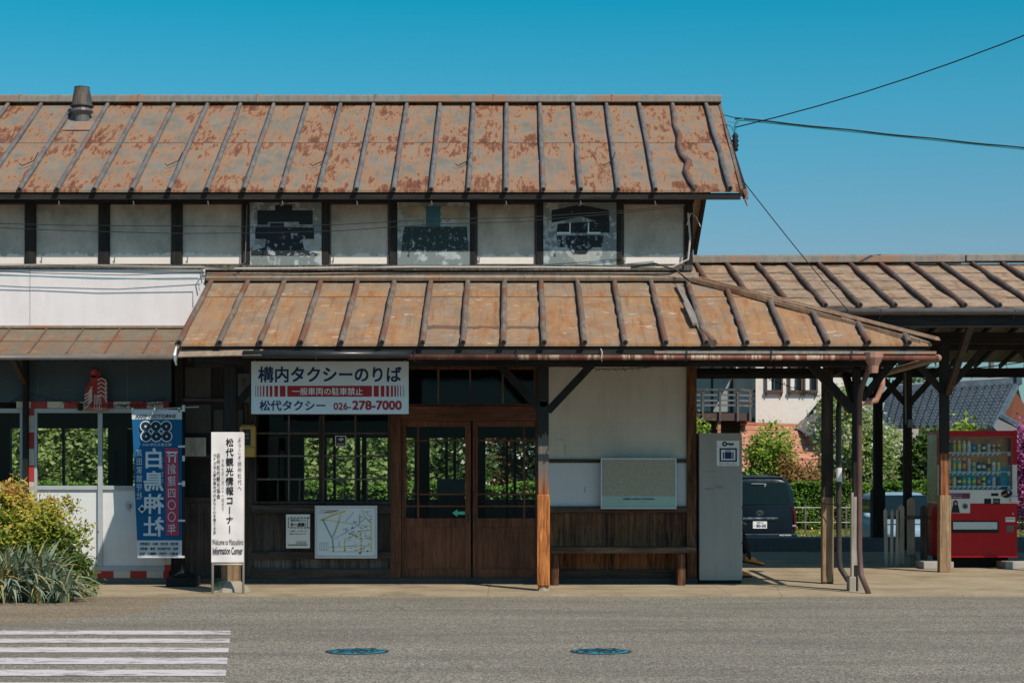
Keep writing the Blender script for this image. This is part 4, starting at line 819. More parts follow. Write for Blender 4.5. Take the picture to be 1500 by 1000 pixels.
for a, b, t, u_ in [(243.5,260,661,663.5),(245,258.5,666,668),(247,249,663.5,677),(255.5,257.5,663.5,677)]: cr.pb(a,b,t,u_,e2-.003,.001)
cr.prism([(X(202,e2),Z(745,e2)),(X(208,e2),Z(738.5,e2)),(X(214,e2),Z(745,e2)),(X(208,e2),Z(751.5,e2))],e2,e2+.001)
O('white_lettering', cr, M['flag_white'], T)
O('crest_center', MB().disc(X(208,e2),Z(745,e2),3.2*s,e2-.002,12), M['flag_dark'], T)
O('flag_pole', MB().tube([(X(268.8,d),d+.02,.05),(X(269,d),d+.02,Z(590,d))], .011, 8), M['cable_black'], T, smooth=True)
O('top_rod', MB().tube([(X(188,d),d+.01,Z(601,d)),(X(291,d),d+.01,Z(595.4,d))], .007, 8), M['conduit'], T)
for py in (601,653.5,708,762,815): O('flag_loop', MB().pb(261,271,py-1.4,py+1.6,d-.02,.01), M['flag_white'], T)
for px in (194,227,262): O('flag_loop', MB().pb(px-1.5,px+1.5,597,603,d-.02,.02), M['flag_white'], T)
for py in (597,671,708): O('pole_clip', MB().pb(267,270.5,py-4,py+4,d-.022,.03), M['flag_white'], T)
O('flag_base', MB().box(X(246,d),X(289,d),22.3,22.75,0,.11).box(X(252,d),X(283,d),22.38,22.66,.11,.135).lathe((X(269,d),22.5,.13), [(.13,0),(.05,.05),(.025,.15)], 14), M['rubber'], T, bevel=.012)
# bird board
d = 22.82
T = thing('bird_board', 'cut-out wooden bird with red head and white striped wings over the office door', 'decoration', (X(141,d),d,Z(601,d)))
Zp = lambda pts, mb, y0, th=.012: mb.prism([(X(a,d),Z(b,d)) for a,b in pts], y0, y0+th)
mb = MB(); Zp([(124,596),(124,570),(130,562),(134,557),(136,551),(146,553),(152,555),(157,562),(157.5,590),(157,597)], mb, d); O('bird_body', mb, M['sweep_red'], T)
mb = MB().disc(X(138,d),Z(547,d),6.3*d/F,d-.006,20); Zp([(143,543),(147.5,546),(147,550),(143,551)], mb, d-.006,.005); Zp([(134,550),(143,550),(146,560),(132,560)], mb, d-.006,.005); O('bird_head', mb, plain('bright_red_paint', (.38,.03,.03), .5), T)
O('bird_eye', MB().disc(X(136.5,d),Z(545.5,d),.007,d-.008,8), M['bird_white'], T)
mb = MB()
for k in range(5): mb.tube([(X(124,d),d-.006,Z(579+k*4.6,d)),(X(130,d),d-.006,Z(575+k*4.6,d)),(X(135,d),d-.006,Z(566+k*4.6,d))], .009, 4)
for k in range(5): mb.tube([(X(143,d),d-.006,Z(557+k*6,d)),(X(148,d),d-.006,Z(553.5+k*6,d)),(X(154,d),d-.006,Z(556+k*6.5,d)),(X(156.5,d),d-.006,Z(563+k*6.5,d))], .0085, 4)
for k in range(5): mb.tube([(X(139+k*1.9,d),d-.007,Z(578,d)),(X(138.5+k*2.6,d),d-.007,Z(600,d))], .005, 4)
O('wing_stripes', mb, M['bird_white'], T)
O('bird_stand', MB().pb(124,158,590,601,d+.012,.03), plain('salmon_wood', (.42,.2,.13), .7, .3), T)
O('flood_light', MB().pb(113,119,590,601,22.75,.1), M['rubber'], label='small black box lamp on the striped trim beside the bird', cat='lamp', bevel=.01)
# boxes and boards on the walls
d = 22.85
T = thing('electric_meter', 'yellow electric meter box with a dark display on the timber wall', 'meter', (X(361,d),d,Z(670,d)))
O('meter_case', MB().pb(351,374,624,669,d,.1).pb(353,372.5,622,624,d+.01,.08).pb(350,373,655,669,d-.03,.12), M['meter_yellow'], T, bevel=.015); O('meter_window', MB().pb(355.5,367,628.5,652,d-.004,.005), M['screen_dark'], T)
O('meter_digits', MB().pb(358,364.5,634,637.5,d-.007,.002).pb(358,364.5,640,642.5,d-.007,.002), M['gut_grey'], T); O('meter_cable', MB().tube([(X(371,d),d+.05,Z(669,d)),(X(372,d),d+.04,Z(678,d)),(X(366,d),d+.06,Z(685,d))], .014, 6), M['cable_black'], T)
O('tin_plate', MB().pb(271,301.5,640.5,668,22.93,.03), M['rusty_white'], label='small white enamel plate mottled with rust, right of the blue flag', cat='plate', bevel=.004)
T = thing('old_notice', 'dim framed notice on the dark wall left of the taxi sign', 'notice', (X(357,22.9),22.9,Z(590,22.9))); O('notice_board', MB().pb(348,366,547,589,22.9,.02), plain('dim_board', (.10,.10,.095), .7, dirt=.5), T); mb = MB(); column(mb, '出口', X(357,22.89), Z(553,22.9), Z(568,22.9), .06, 22.893); O('notice_lettering', mb, M['black_ink'], T)
d = 22.9
T = thing('evacuation_notice', 'small white notice with black writing under the big window', 'notice', (X(436,d),d,Z(803,d))); O('notice_sheet', MB().pb(419,454,753,802.5,d,.01), M['sheet_white'], T)
e = d-.003; mb = MB()
for k in range(6): mb.pb(425+k*5,428.5+k*5,757.2,758.6,e,.001); mb.pb(425+k*5,428.5+k*5,771.8,773.2,e,.001)
for k in range(4): mb.pb(422,423.2,758+k*4,760.5+k*4,e,.001); mb.pb(449.6,450.8,758+k*4,760.5+k*4,e,.001)
tx2 = lambda s, a, b, t, u_, bo=0: text(mb, s, X(a,e), X(b,e), Z(u_,e), Z(t,e), e, bo)
tx2('地震が発生したら', 425.5,447.5,759.6,763.4,.01); tx2('外へ避難！', 425.5,448,765.2,771,.03); tx2('この建物は、大きな揺れでは', 424,449,776,778.6); tx2('倒壊する恐れがあります。', 424,450,780.2,782.8); tx2('松代駅観光施設', 433,449,792.2,793.9); tx2('長野市教育委員会', 434,449,794.6,796.2)
mb.pb(422,450.5,797,798.3,e,.001); O('notice_lettering', mb, M['black_ink'], T)
T = thing('town_map', 'framed town map with yellow roads and a blue river line under the window', 'map', (X(506,d),d-.02,Z(818,d)))
O('map_sheet', MB().pb(463,550.5,743,815,d-.02,.02), M['paper'], T)
O('map_frame', MB().pb(461,552.5,740,744,d-.035,.04).pb(461,552.5,814,817.5,d-.035,.04).pb(461,464,744,814,d-.035,.04).pb(549.5,552.5,744,814,d-.035,.04), M['alu'], T, bevel=.003)
e = d-.024; qx = lambda v: 340+v/4.762; qz = lambda v: 680+v/4.762
def seg(mb, pts, w):
    for a, b in zip(pts, pts[1:]): mb.beam((X(qx(a[0]),e),e,Z(qz(a[1]),e)),(X(qx(b[0]),e),e,Z(qz(b[1]),e)),w,.002,(0,1,0))
ymb = MB()
for pts, w in [([(615,390),(700,355),(790,325)],.02),([(630,382),(760,402),(890,425),(970,430)],.006),([(760,345),(720,480),(700,510)],.01),([(900,320),(940,380),(970,400),(972,610)],.01),([(785,610),(785,520),(830,512),(900,460),(970,458)],.009),([(900,460),(900,610)],.01),([(685,578),(900,565),(970,570)],.008),([(680,608),(970,608)],.007),([(850,480),(890,520),(970,515)],.007)]: seg(ymb, pts, w)
O('map_roads', ymb, M['map_yellow'], T)
bm = MB(); seg(bm, [(632,382),(700,520),(708,608)], .013); seg(bm, [(700,500),(745,400)], .005); O('map_river', bm, M['map_blue'], T)
rr = random.Random(3); mb = MB()
for pts in ([(790,400),(850,330)],[(710,520),(870,430),(930,370)],[(600,340),(750,320)]): seg(mb, pts, .003)
for k in range(70):
    a, b = rr.uniform(780,965), rr.uniform(430,605); w = rr.uniform(3,13); mb.pb(qx(a),qx(a+w),qz(b),qz(b+rr.uniform(2,5)),e-.002,.001)
for k in range(16):
    a, b = rr.uniform(840,965), rr.uniform(320,420); mb.pb(qx(a),qx(a+rr.uniform(4,22)),qz(b),qz(b+3),e-.002,.001)
for k in range(6): mb.pb(qx(610+k*12),qx(611+k*12),qz(545),qz(598),e-.002,.001)
for h in (545,597): mb.pb(qx(610),qx(671),qz(h),qz(h+1),e-.002,.001)
O('map_markings', mb, M['navy_ink'], T); mb = MB(); text(mb, '松代城跡', X(qx(770),e), X(qx(808),e), Z(qz(456),e), Z(qz(446),e), e-.002); O('map_lettering', mb, M['navy_ink'], T); mb = MB(); column(mb, '長野電鉄', X(qx(890),e), Z(qz(345),e), Z(qz(410),e), .016, e-.002); O('map_lettering', mb, M['navy_ink'], T); mb = MB(); column(mb, '千曲川', X(qx(748),e), Z(qz(530),e), Z(qz(575),e), .016, e-.002)
O('map_lettering', mb, M['navy_ink'], T)
mb = MB()
for k, (a,b) in enumerate([(607,748),(660,730),(622,705)]): mb.pb(qx(a),qx(b),qz(319+k*8),qz(322+k*8),e-.002,.001)
mb.pb(qx(885),qx(902),qz(612),qz(622),e-.002,.001); O('map_title', mb, M['red_ink'], T)
d = DW-.056
T = thing('wifi_sticker', 'small dark wifi sticker with white waves on the big window', 'sticker', (X(499,d),d,Z(653,d))); O('sticker_border', MB().pb(491,507,638,653.5,d,.003), M['white_ink'], T); O('sticker_face', MB().pb(492,506,639,652.6,d-.002,.002), M['screen_dark'], T)
mb = MB(); cx, cz = X(499.5,d), Z(646,d)
for r_ in (.012,.024,.036):
    pts = [(cx+r_*1.1*math.sin(a), cz+r_*math.cos(a)) for a in [(-.95+.19*k) for k in range(11)]]
    for p, q_ in zip(pts, pts[1:]): mb.beam((p[0],d-.004,p[1]),(q_[0],d-.004,q_[1]),.007,.001,(0,1,0))
text(mb, 'FREE Wi-Fi', X(493.5,d), X(504.5,d), Z(651.2,d), Z(649.4,d), d-.004); O('sticker_lettering', mb, M['white_ink'], T)
d = DW-.004; cx = X(663,d); s = d/F
O('arrow_sticker', MB().prism([(X(662.5,d),Z(751,d)),(X(670,d),Z(745.6,d)),(X(670,d),Z(748.8,d)),(X(681,d),Z(748.8,d)),(X(681,d),Z(753.2,d)),(X(670,d),Z(753.2,d)),(X(670,d),Z(756.4,d))], d, d+.003), M['arrow_green'], label='green arrow sticker pointing left on the door glass', cat='sticker')
d = 22.86
T = thing('notice_board', 'grey speckled notice board with a pale green strip at its foot, on the plaster wall', 'notice board', (X(936,d),d,Z(745,d)))
O('board_face', MB().pb(881,990,672,726,d+.01,.04), M['cork'], T); O('board_strip', MB().pb(881,990,726,743,d+.006,.04), M['pale_green'], T)
O('board_frame', MB().pb(880,991,670.5,672.5,d,.06).pb(880,991,742.5,745,d-.01,.07).pb(880,882,672.5,742.5,d,.06).pb(989,991,672.5,742.5,d,.06), M['alu'], T, bevel=.002)
mb = MB(); e = d+.003; text(mb, '松代駅からのお知らせ MATSUSHIRO', X(913,e), X(959,e), Z(731.8,e), Z(729,e), e, .02); O('board_lettering', mb, M['navy_ink'], T)
# bench
T = thing('bench', 'long plain wooden bench against the brown wainscot', 'bench', (X(914,22.6),22.6,0))
O('seat', MB().box(X(807,22.55),X(1020,22.55),22.55,22.92,.395,.47), M['brown_woodx'], T, bevel=.005)
for a in (813, 998):
    O('leg', MB().box(X(a-5.5,22.6),X(a+5.5,22.6),22.58,22.66,0,.39), M['brown_wood'], T, bevel=.003); O('leg', MB().box(X(a-5,22.6),X(a+5,22.6),22.84,22.9,0,.39), M['brown_wood'], T)
# coin locker
x0, x1 = X(1024.5,22.9), X(1086.5,22.9); zt = Z(634,22.9)
T = thing('coin_locker', 'tall grey coin locker cabinet with a key and suitcase sign on its side', 'locker', ((x0+x1)/2,23.3,0))
O('cabinet', MB().box(x0,x1,22.9,23.75,.045,zt), M['locker_grey'], T, bevel=.004); O('plinth', MB().box(x0+.005,x1-.0,22.93,23.73,0,.045), M['rubber'], T)
for r_ in range(4):
    for c_ in range(2): O('locker_door', MB().box(x1-.002,x1+.01,22.93+c_*.41,23.31+c_*.41,.08+r_*.44,.50+r_*.44), M['white_panel'], T, bevel=.004)
mb = MB(); mb.pb(1032,1046,715,716,22.898,.001).pb(1048,1060,711,711.8,22.898,.001).pb(1048,1059,713.5,714.3,22.898,.001).pb(1030,1050,690,690.6,22.898,.001); O('scratches', mb, M['gut_grey'], T)
e = 22.893; sg = O('locker_sign', MB().pb(1050,1083,645,682,e,.004), M['white_ink'], T)
mb = MB(); e -= .003
def hollow(mb, a, b, t, u_, w): mb.pb(a,b,t,t+w,e,.002).pb(a,b,u_-w,u_,e,.002).pb(a,a+w,t+w,u_-w,e,.002).pb(b-w,b,t+w,u_-w,e,.002)
hollow(mb, 1054, 1079.5, 656, 676, 2.3); mb.pb(1059,1074.5,662,671.5,e,.002)
hollow(mb, 1063, 1070, 659.3, 663, 1); mb.disc(X(1061.5,e),Z(650,e),3.7*e/F,e,16,hole=.012); mb.pb(1064.5,1075,648.8,651.2,e,.002).pb(1069,1070.5,651,652.8,e,.002).pb(1072,1073.5,651,652.8,e,.002)
text(mb, 'コインロッカー', X(1053,e), X(1080,e), Z(681,e), Z(677.6,e), e, .01); O('sign_symbols', mb, M['navy_ink'], sg)
mb = MB(); mb.pb(1061,1061.7,662,671.5,e-.002,.001).pb(1071.8,1072.5,662,671.5,e-.002,.001); O('sign_lines', mb, M['white_ink'], sg)
# lamp under the canopy
T = thing('tube_lamp', 'old unlit fluorescent lamp under the canopy to the right of the corner post', 'lamp', (3.1,22.9,2.7)); O('lamp_housing', MB().pb(1027,1092,526,531,22.9,.08), M['conduit'], T); O('lamp_tube', MB().tube([(X(1030,22.9),22.94,Z(533,22.9)),(X(1089,22.9),22.94,Z(533,22.9))], .014, 8), M['sheet_white'], T)
# string lights
def fairy(name, label, runs):
    mb = MB(); r = random.Random(len(label))
    for a, b, s_ in runs:
        pts = sag(a, b, s_, 22); mb.tube(pts, .004, 4)
        for p, q_ in zip(pts, pts[1:]):
            for k in range(2):
                c = p.lerp(q_, r.random()); mb.beam(c, c+Vector((r.uniform(-.02,.02), r.uniform(-.01,.01), r.choice((-1,-1,1))*r.uniform(.02,.035))), .005, .005)
    return O(name, mb, M['cable_black'], label=label, cat='light string', group='strings of unlit fairy lights')
P = lambda px, py, d: (X(px,d), d, Z(py,d))
fairy('light_string', 'black string of small unlit bulbs sagging across the plaster wall top', [(P(804,528,21.7),P(1004,526,21.7),.11),(P(804,523,21.7),P(1004,524,21.7),.02),(P(806,534,21.7),P(830,520,21.7),.01)])
fairy('light_string', 'black string of small unlit bulbs hanging in front of the far white house', [(P(1080,535,22.9),P(1200,580,22.9),.02),(P(1090,540,22.9),P(1190,535,22.9),.05)])
fairy('light_string', 'black string of small unlit bulbs along the striped office trim', [(P(-40,590,22.7),P(38,575,22.7),.1),(P(42,575,22.7),P(245,583,22.7),.12),(P(160,593,22.7),P(240,590,22.7),.02)])
# wires and conduits
def wire(name, label, pts, r=.009, m='cable_black', cat='cable', group=None): return O(name, MB().tube(pts, r, 6), M[m], label=label, cat=cat, group=group)
wire('service_cable', 'thick twisted dark and teal cable running right from the gable', sag(P(1077,175,24.2),P(2300,290,34),.05), .010, 'cable_teal')
wire('service_cable', 'black strand wound along the teal cable from the gable', [Vector(p)+Vector((0,-.012,.008+.004*math.sin(i*1.3))) for i, p in enumerate(sag(P(1077,174,24.2),P(2300,289,34),.05,60))], .010)
wire('overhead_wire', 'thin black wire climbing to the upper right corner of the sky', sag(P(1076,187,24.2),P(2100,-240,20),.35), .008)
wire('overhead_wire', 'thin wire slanting from the high eave down to the platform roof', sag(P(1086,262,22.6),P(1243,456,24.0),.02), .006)
wire('overhead_wire', 'thin wire from the ridge end to the cable clamp', sag(P(1058,168,25),P(1090,176,24.2),.0), .006)
T = thing('insulator', 'black cable insulators hanging beside the gable end', 'insulator', P(1077,222,24.2))
O('insulator_stack', MB().lathe(P(1077,222,24.2), [(.02,0),(.045,.02),(.03,.05),(.05,.08),(.03,.11),(.05,.14),(.03,.17),(.045,.2),(.02,.24)], 12), M['cable_black'], T, smooth=True)
O('insulator_cable', MB().tube([P(1077,196,24.2),P(1077,184,24.2),P(1080,177,24.2),P(1090,175,24.2)], .014, 6), M['cable_teal'], T); O('insulator_bracket', MB().tube([P(1060,180,24.6),P(1072,186,24.3),P(1077,200,24.2)], .008, 5).tube([P(1066,178,24.4),P(1082,181,24.2)], .006, 5), M['alu'], T)
pts = [P(-200,388.5,22.86),P(100,388,22.86),P(258,391,22.86),P(300,391,22.86),P(300,393,22.86)]; pts2 = [P(300,393.5,22.84),P(420,393,22.85),P(600,391,22.86),P(800,391.5,22.86),P(930,393,22.86),P(985,391,22.85),P(1008,380,22.85),P(1011,350,22.85),P(1008,312,22.85)]
wire('conduit', 'beige cable conduit along the sill above the white board', pts, .014, 'conduit', 'conduit'); wire('conduit', 'beige conduit along the sill over the canopy, turning up at the gable corner', pts2, .013, 'conduit', 'conduit')
wire('wall_cable', 'pale cables running down from the sill to the left canopy corner', [P(362,300,22.88),P(359,385,22.85),P(340,393,22.83),P(300,391,22.83),P(293,400,22.8),P(296,415,22.8)], .007, 'gut_grey')
wire('wall_cable', 'looping pale cable at the right corner of the upper wall', [P(1006,330,22.8),P(1012,312,22.75),P(1020,318,22.7),P(1026,332,22.7)], .006, 'conduit'); wire('wall_cable', 'dark tangled cable at the right end of the sill', [P(925,391,22.84),P(960,386,22.8),P(990,395,22.8),P(998,402,22.78),P(1010,412,22.7)], .012)
wire('wall_wire', 'upper dark wire drooping over the white board', [P(-60,394,22.78),P(50,400,22.78),P(180,403,22.78),P(300,399,22.8)], .005); wire('wall_wire', 'lower blue wire drooping over the white board', [P(-60,402,22.78),P(60,405,22.78),P(150,409,22.78),P(290,407,22.78),P(292,425,22.75)], .006, 'cable_teal')
wire('slack_wire', 'upper thin wire strung across the high plaster panels', [Vector(P(x_, y_, 22.5)) for x_, y_ in [(-60,326),(100,330),(260,331),(400,332),(500,329),(640,321),(760,319),(900,310),(1003,300)]], .0045)
wire('slack_wire', 'lower thin wire strung across the high plaster panels', [Vector(P(x_, y_, 22.5)) for x_, y_ in [(-60,331),(100,338),(260,342),(400,341),(500,338),(640,328),(760,325),(900,313),(1003,302)]], .0045)
wire('pipe_tie', 'wire tie round the wrapped post and downpipe', [P(1203,737,22.85),P(1232,739,22.7)], .006); 
# ================================================================ SEATED PERSON
T = thing('waiting_bench', 'low bench against the station side wall behind the coin locker', 'bench', (2.58,24.5,0))
O('seat', MB().box(2.34,2.78,23.85,25.4,.41,.45), M['brown_wood'], T, bevel=.005)
for yy in (23.95,25.3): O('leg', MB().box(2.38,2.74,yy-.03,yy+.03,0,.41), M['brown_wood'], T)
def skin(name, chains, mat, parent, sub=2, root=0, **kw):
    vs, es, rs = [], [], []
    def vid(p, r):
        for i, q in enumerate(vs):
            if (Vector(q)-Vector(p)).length < 1e-4: return i
        vs.append(tuple(p)); rs.append(r); return len(vs)-1
    for ch in chains:
        ids = [vid(p[:3], p[3]) for p in ch]; es += [(a, b) for a, b in zip(ids, ids[1:])]
    org = ORG[parent.name]; me = bpy.data.meshes.new(name); me.from_pydata([tuple(Vector(v)-org) for v in vs], es, [])
    o = bpy.data.objects.new(name, me); COL.objects.link(o); o.parent = parent; ORG[o.name] = org
    o.modifiers.new('skin', 'SKIN'); sv = me.skin_vertices[0].data
    for i, r in enumerate(rs): sv[i].radius = (r, r)
    sv[root].use_root = True; s_ = o.modifiers.new('sub', 'SUBSURF'); s_.levels = s_.render_levels = sub
    me.materials.append(mat); o.modifiers['skin'].use_smooth_shade = True; tag(o, **kw); return o
y0 = 24.27
PER = thing('person', 'person in black trousers and orange brown leather shoes sitting cross-legged behind the coin locker', 'person', (2.62,y0,0))
hip=(2.60,y0,.56); s1=(2.56,y0,.74); s2=(2.52,y0,.92); nk=(2.52,y0,1.06); hd=(2.55,y0,1.16)
La=[(2.62,y0+.09,.53),(3.0,y0+.06,.50),(2.97,y0+.05,.27),(2.95,y0+.04,.10)]; Lb=[(2.62,y0-.09,.55),(2.99,y0-.03,.64),(3.05,y0+.0,.44),(3.115,y0+.02,.27)]
An=[(2.52,y0-.17,.99),(2.68,y0-.22,.78),(2.93,y0-.10,.735)]; Af=[(2.52,y0+.17,.99),(2.66,y0+.22,.76),(2.90,y0+.12,.70)]
r4 = lambda ps, rs: [tuple(p)+(r,) for p, r in zip(ps, rs)]
body = [r4([hip,s1,s2,(2.52,y0,1.0),nk,hd,(2.56,y0,1.25)], [.11,.105,.115,.10,.05,.085,.075]), r4([hip]+La+[(3.06,y0+.04,.04)], [.11,.075,.055,.045,.034,.03]), r4([hip]+Lb+[(3.22,y0+.02,.22)], [.11,.075,.055,.045,.034,.03]), r4([(2.52,y0,1.0)]+An, [.10,.05,.038,.026]), r4([(2.52,y0,1.0)]+Af, [.10,.05,.038,.026])]
def hand(w, s_):
    w = Vector(w); out = []; p = w+Vector((.055,0,-.005)); out.append([tuple(w)+(.026,), tuple(p)+(.032,)])
    for k in range(4):
        a = p+Vector((.03,(k-1.5)*.020,.0)); L = (.032,.038,.035,.027)[k]; b = a+Vector((L,(k-1.5)*.003,-.010)); c = b+Vector((L*.5,0,-.024)); out.append([tuple(p)+(.032,), tuple(a)+(.0095,), tuple(b)+(.009,), tuple(c)+(.0075,)])
    a = w+Vector((.03,s_*.035,-.005)); out.append([tuple(w)+(.026,), tuple(a)+(.012,), tuple(a+Vector((.035,s_*.014,-.012)))+(.0095,)]); return out
skin('body', body+hand(An[-1],1)+hand(Af[-1],-1), M['skin'], PER)
skin('trousers', [r4([(2.59,y0,.60),hip,(2.62,y0,.555)],[.125,.125,.12]), r4([(2.62,y0,.555)]+La[:3]+[(2.955,y0+.045,.15)],[.12,.088,.072,.064,.058]), r4([(2.62,y0,.555)]+Lb[:3]+[(3.10,y0+.015,.31)],[.12,.088,.072,.062,.055])], M['trouser'], PER)
skin('shirt', [r4([(2.59,y0,.60),s1,s2,(2.52,y0,1.0)],[.13,.125,.135,.115]), r4([(2.52,y0,1.0)]+An[:2]+[(2.85,y0-.14,.75)],[.115,.062,.05,.042]), r4([(2.52,y0,1.0)]+Af[:2]+[(2.82,y0+.155,.72)],[.115,.062,.05,.042])], M['shirt'], PER)
O('hair', MB().lathe((2.535,y0,1.19), [(.085,-.04),(.10,.0),(.105,.05),(.09,.10),(.05,.135),(.01,.145)], 16), M['hair'], PER, smooth=True)
O('nose', MB().lathe((2.637,y0,1.155), [(.014,0),(.012,.02),(.004,.045)], 8), M['skin'], PER, smooth=True)
for s_ in (-1,1): O('eye', MB().lathe((2.628,y0+s_*.032,1.195), [(.002,-.008),(.010,0),(.002,.008)], 8), M['hair'], PER); O('ear', MB().lathe((2.55,y0+s_*.088,1.155), [(.008,0),(.018,.02),(.022,.045),(.008,.06)], 8), M['skin'], PER, smooth=True)
O('mouth', MB().box(2.625,2.636,y0-.022,y0+.022,1.118,1.126), M['lamp_red'], PER)
def shoe(a, ang):
    mb = MB(); n = 14; sec = [(-.075,.028,.075),(-.05,.036,.085),(.0,.036,.088),(.05,.038,.062),(.10,.043,.048),(.145,.044,.044),(.18,.036,.038),(.20,.018,.024)]
    vs = []
    for x_, w_, h_ in sec:
        for j in range(n):
            t = 2*PI*j/n; c_, s_ = math.cos(t), math.sin(t); vs.append((x_, w_*(abs(c_)**.7)*(1 if c_ > 0 else -1), .012+h_*.5+h_*.5*(abs(s_)**.8)*(1 if s_ > 0 else -1)))
    k = len(sec); mb.add(vs, [(i*n+j, i*n+(j+1)%n, (i+1)*n+(j+1)%n, (i+1)*n+j) for i in range(k-1) for j in range(n)]+[tuple(range(n))[::-1], tuple((k-1)*n+j for j in range(n))])
    so = MB(); pts = [(-.085,.03),(-.06,.04),(.03,.036),(.10,.049),(.16,.048),(.20,.03),(.212,.0)]; pl = pts+[(x_,-w_) for x_, w_ in pts[-2::-1]]
    m_ = len(pl); so.add([(x_,w_,0) for x_,w_ in pl]+[(x_,w_,.02) for x_,w_ in pl], [tuple(range(m_)), tuple(range(m_,2*m_))[::-1]]+[(i,(i+1)%m_,(i+1)%m_+m_,i+m_) for i in range(m_)])
    Mt = Matrix.Translation(a) @ Matrix.Rotation(ang, 4, 'Y') @ Matrix.Translation((0,0,0)); mb.xform(Mt); so.xform(Mt)
    la = MB(); 
    for q_ in range(4): la.beam((.03+.02*q_,-.022,.095-.011*q_),(.03+.02*q_,.022,.095-.011*q_),.006,.006)
    la.xform(Mt); s_ = O('shoe', mb, M['shoe'], PER, smooth=True); O('sole', so, M['rubber'], s_); O('laces', la, M['brown_wood'], s_)
shoe((3.12,y0+.02,.185), .18); shoe((2.955,y0+.04,.001), 0)
for a, b in (((3.10,y0+.015,.33),(3.135,y0+.02,.235)),((2.955,y0+.045,.17),(2.955,y0+.04,.06))): O('sock', MB().tube([a,b],.038,12), M['black_ink'], PER, smooth=True)
# ================================================================ VENDING MACHINE
d = 26.6; V0, V1, VT_, VB = X(1375,d), X(1490,d), Z(630.5,d), Z(816,d)
T = thing('vending_machine', 'red and white drinks vending machine with three rows of bottles and cans', 'vending machine', ((V0+V1)/2,d+.37,0))
vm = MB(); vm.box(V0,V1,d+.04,d+.74,VB,VT_)
O('cabinet', MB().box(V0,V1,d+.06,d+.74,VB,Z(737,d)).box(V0,V1,d+.27,d+.74,Z(680,d),VT_).box(V0,X(1380,d),d+.06,d+.27,Z(680,d),VT_).box(X(1483,d),V1,d+.06,d+.27,Z(680,d),VT_).box(X(1380,d),X(1483,d),d+.06,d+.27,Z(639,d),VT_), M['vend_red'], T, bevel=.003)
O('cabinet_middle', MB().box(V0+.001,V1-.001,d+.27,d+.739,Z(737,d)+.002,Z(680,d)-.002).box(V0+.001,X(1380,d),d+.06,d+.27,Z(737,d)+.002,Z(680,d)-.002).box(X(1483,d),V1-.001,d+.06,d+.27,Z(737,d)+.002,Z(680,d)-.002).box(X(1380,d),X(1483,d),d+.06,d+.27,Z(737,d)+.002,Z(717,d)), M['vend_white'], T)
O('side_mirror_panel', MB().box(V0-.004,V0,d+.10,d+.70,Z(735,d),VT_-.05), plain('glossy_side_film', (.22,.24,.13), .25, .5, spec=.6), T)
gl, gr_, gt, gb = X(1380,d), X(1483,d), Z(639,d), Z(717,d)
O('door_frame', MB().box(V0,gl,d,d+.06,Z(680,d),VT_).box(gr_,V1,d,d+.06,Z(680,d),VT_).box(gl,gr_,d,d+.06,gt,VT_), M['vend_red'], T, bevel=.004)
O('door_middle', MB().box(V0,gl,d,d+.06,Z(737,d),Z(680,d)-.002).box(gr_,V1,d,d+.06,Z(737,d),Z(680,d)-.002).box(gl,gr_,d,d+.06,Z(737,d),gb), M['vend_white'], T, bevel=.004)
O('door_lower', MB().box(V0,V1,d,d+.06,VB+.01,Z(737,d)-.002), M['vend_red'], T, bevel=.004)
O('door_lip', MB().box(V0,V1,d-.015,d,VB,VB+.03), M['vend_red'], T, bevel=.004)
O('display_back', MB().box(gl,gr_,d+.25,d+.26,Z(684,d),gt), M['vend_brown'], T); O('display_back', MB().box(gl,gr_,d+.25,d+.26,gb,Z(684,d)), M['vend_cyan'], T)
drinkc = [(.05,.32,.12),(.02,.03,.05),(.6,.25,.05),(.65,.5,.03),(.55,.65,.5),(.7,.72,.68),(.03,.1,.35),(.6,.4,.2),(.04,.04,.06),(.5,.5,.52),(.45,.38,.33),(.75,.4,.08),(.7,.75,.78),(.3,.45,.1),(.05,.4,.55),(.4,.04,.04),(.5,.55,.15),(.08,.05,.04),(.75,.6,.05)]
dm = [plain('drink_label_%s' % n_, tuple(min(.9,v_*1.35+.02) for v_ in c_), .3, .25, spec=.5, bump=0) for n_, c_ in zip(['green','black','orange','yellow','pale_green','white','navy','gold','ink','silver','taupe','amber','clear','lime','cyan','red','olive','coffee','lemon'], drinkc)]
rr = random.Random(5)
rows = [(645,661.5,[0,1,2,3,4,5,6,7,8,9,10,11],[1,1,1,1,1,1,0,0,0,0,0,0]),(671,690,[12,5,13,14,15,9,7,8,17,11,5,16],[1,1,1,1,1,1,0,0,0,1,0,0]),(698,711,[3,15,16,17,0,14,0,15,18,6,9,1],[0,0,0,0,0,0,0,0,0,0,0,0])]
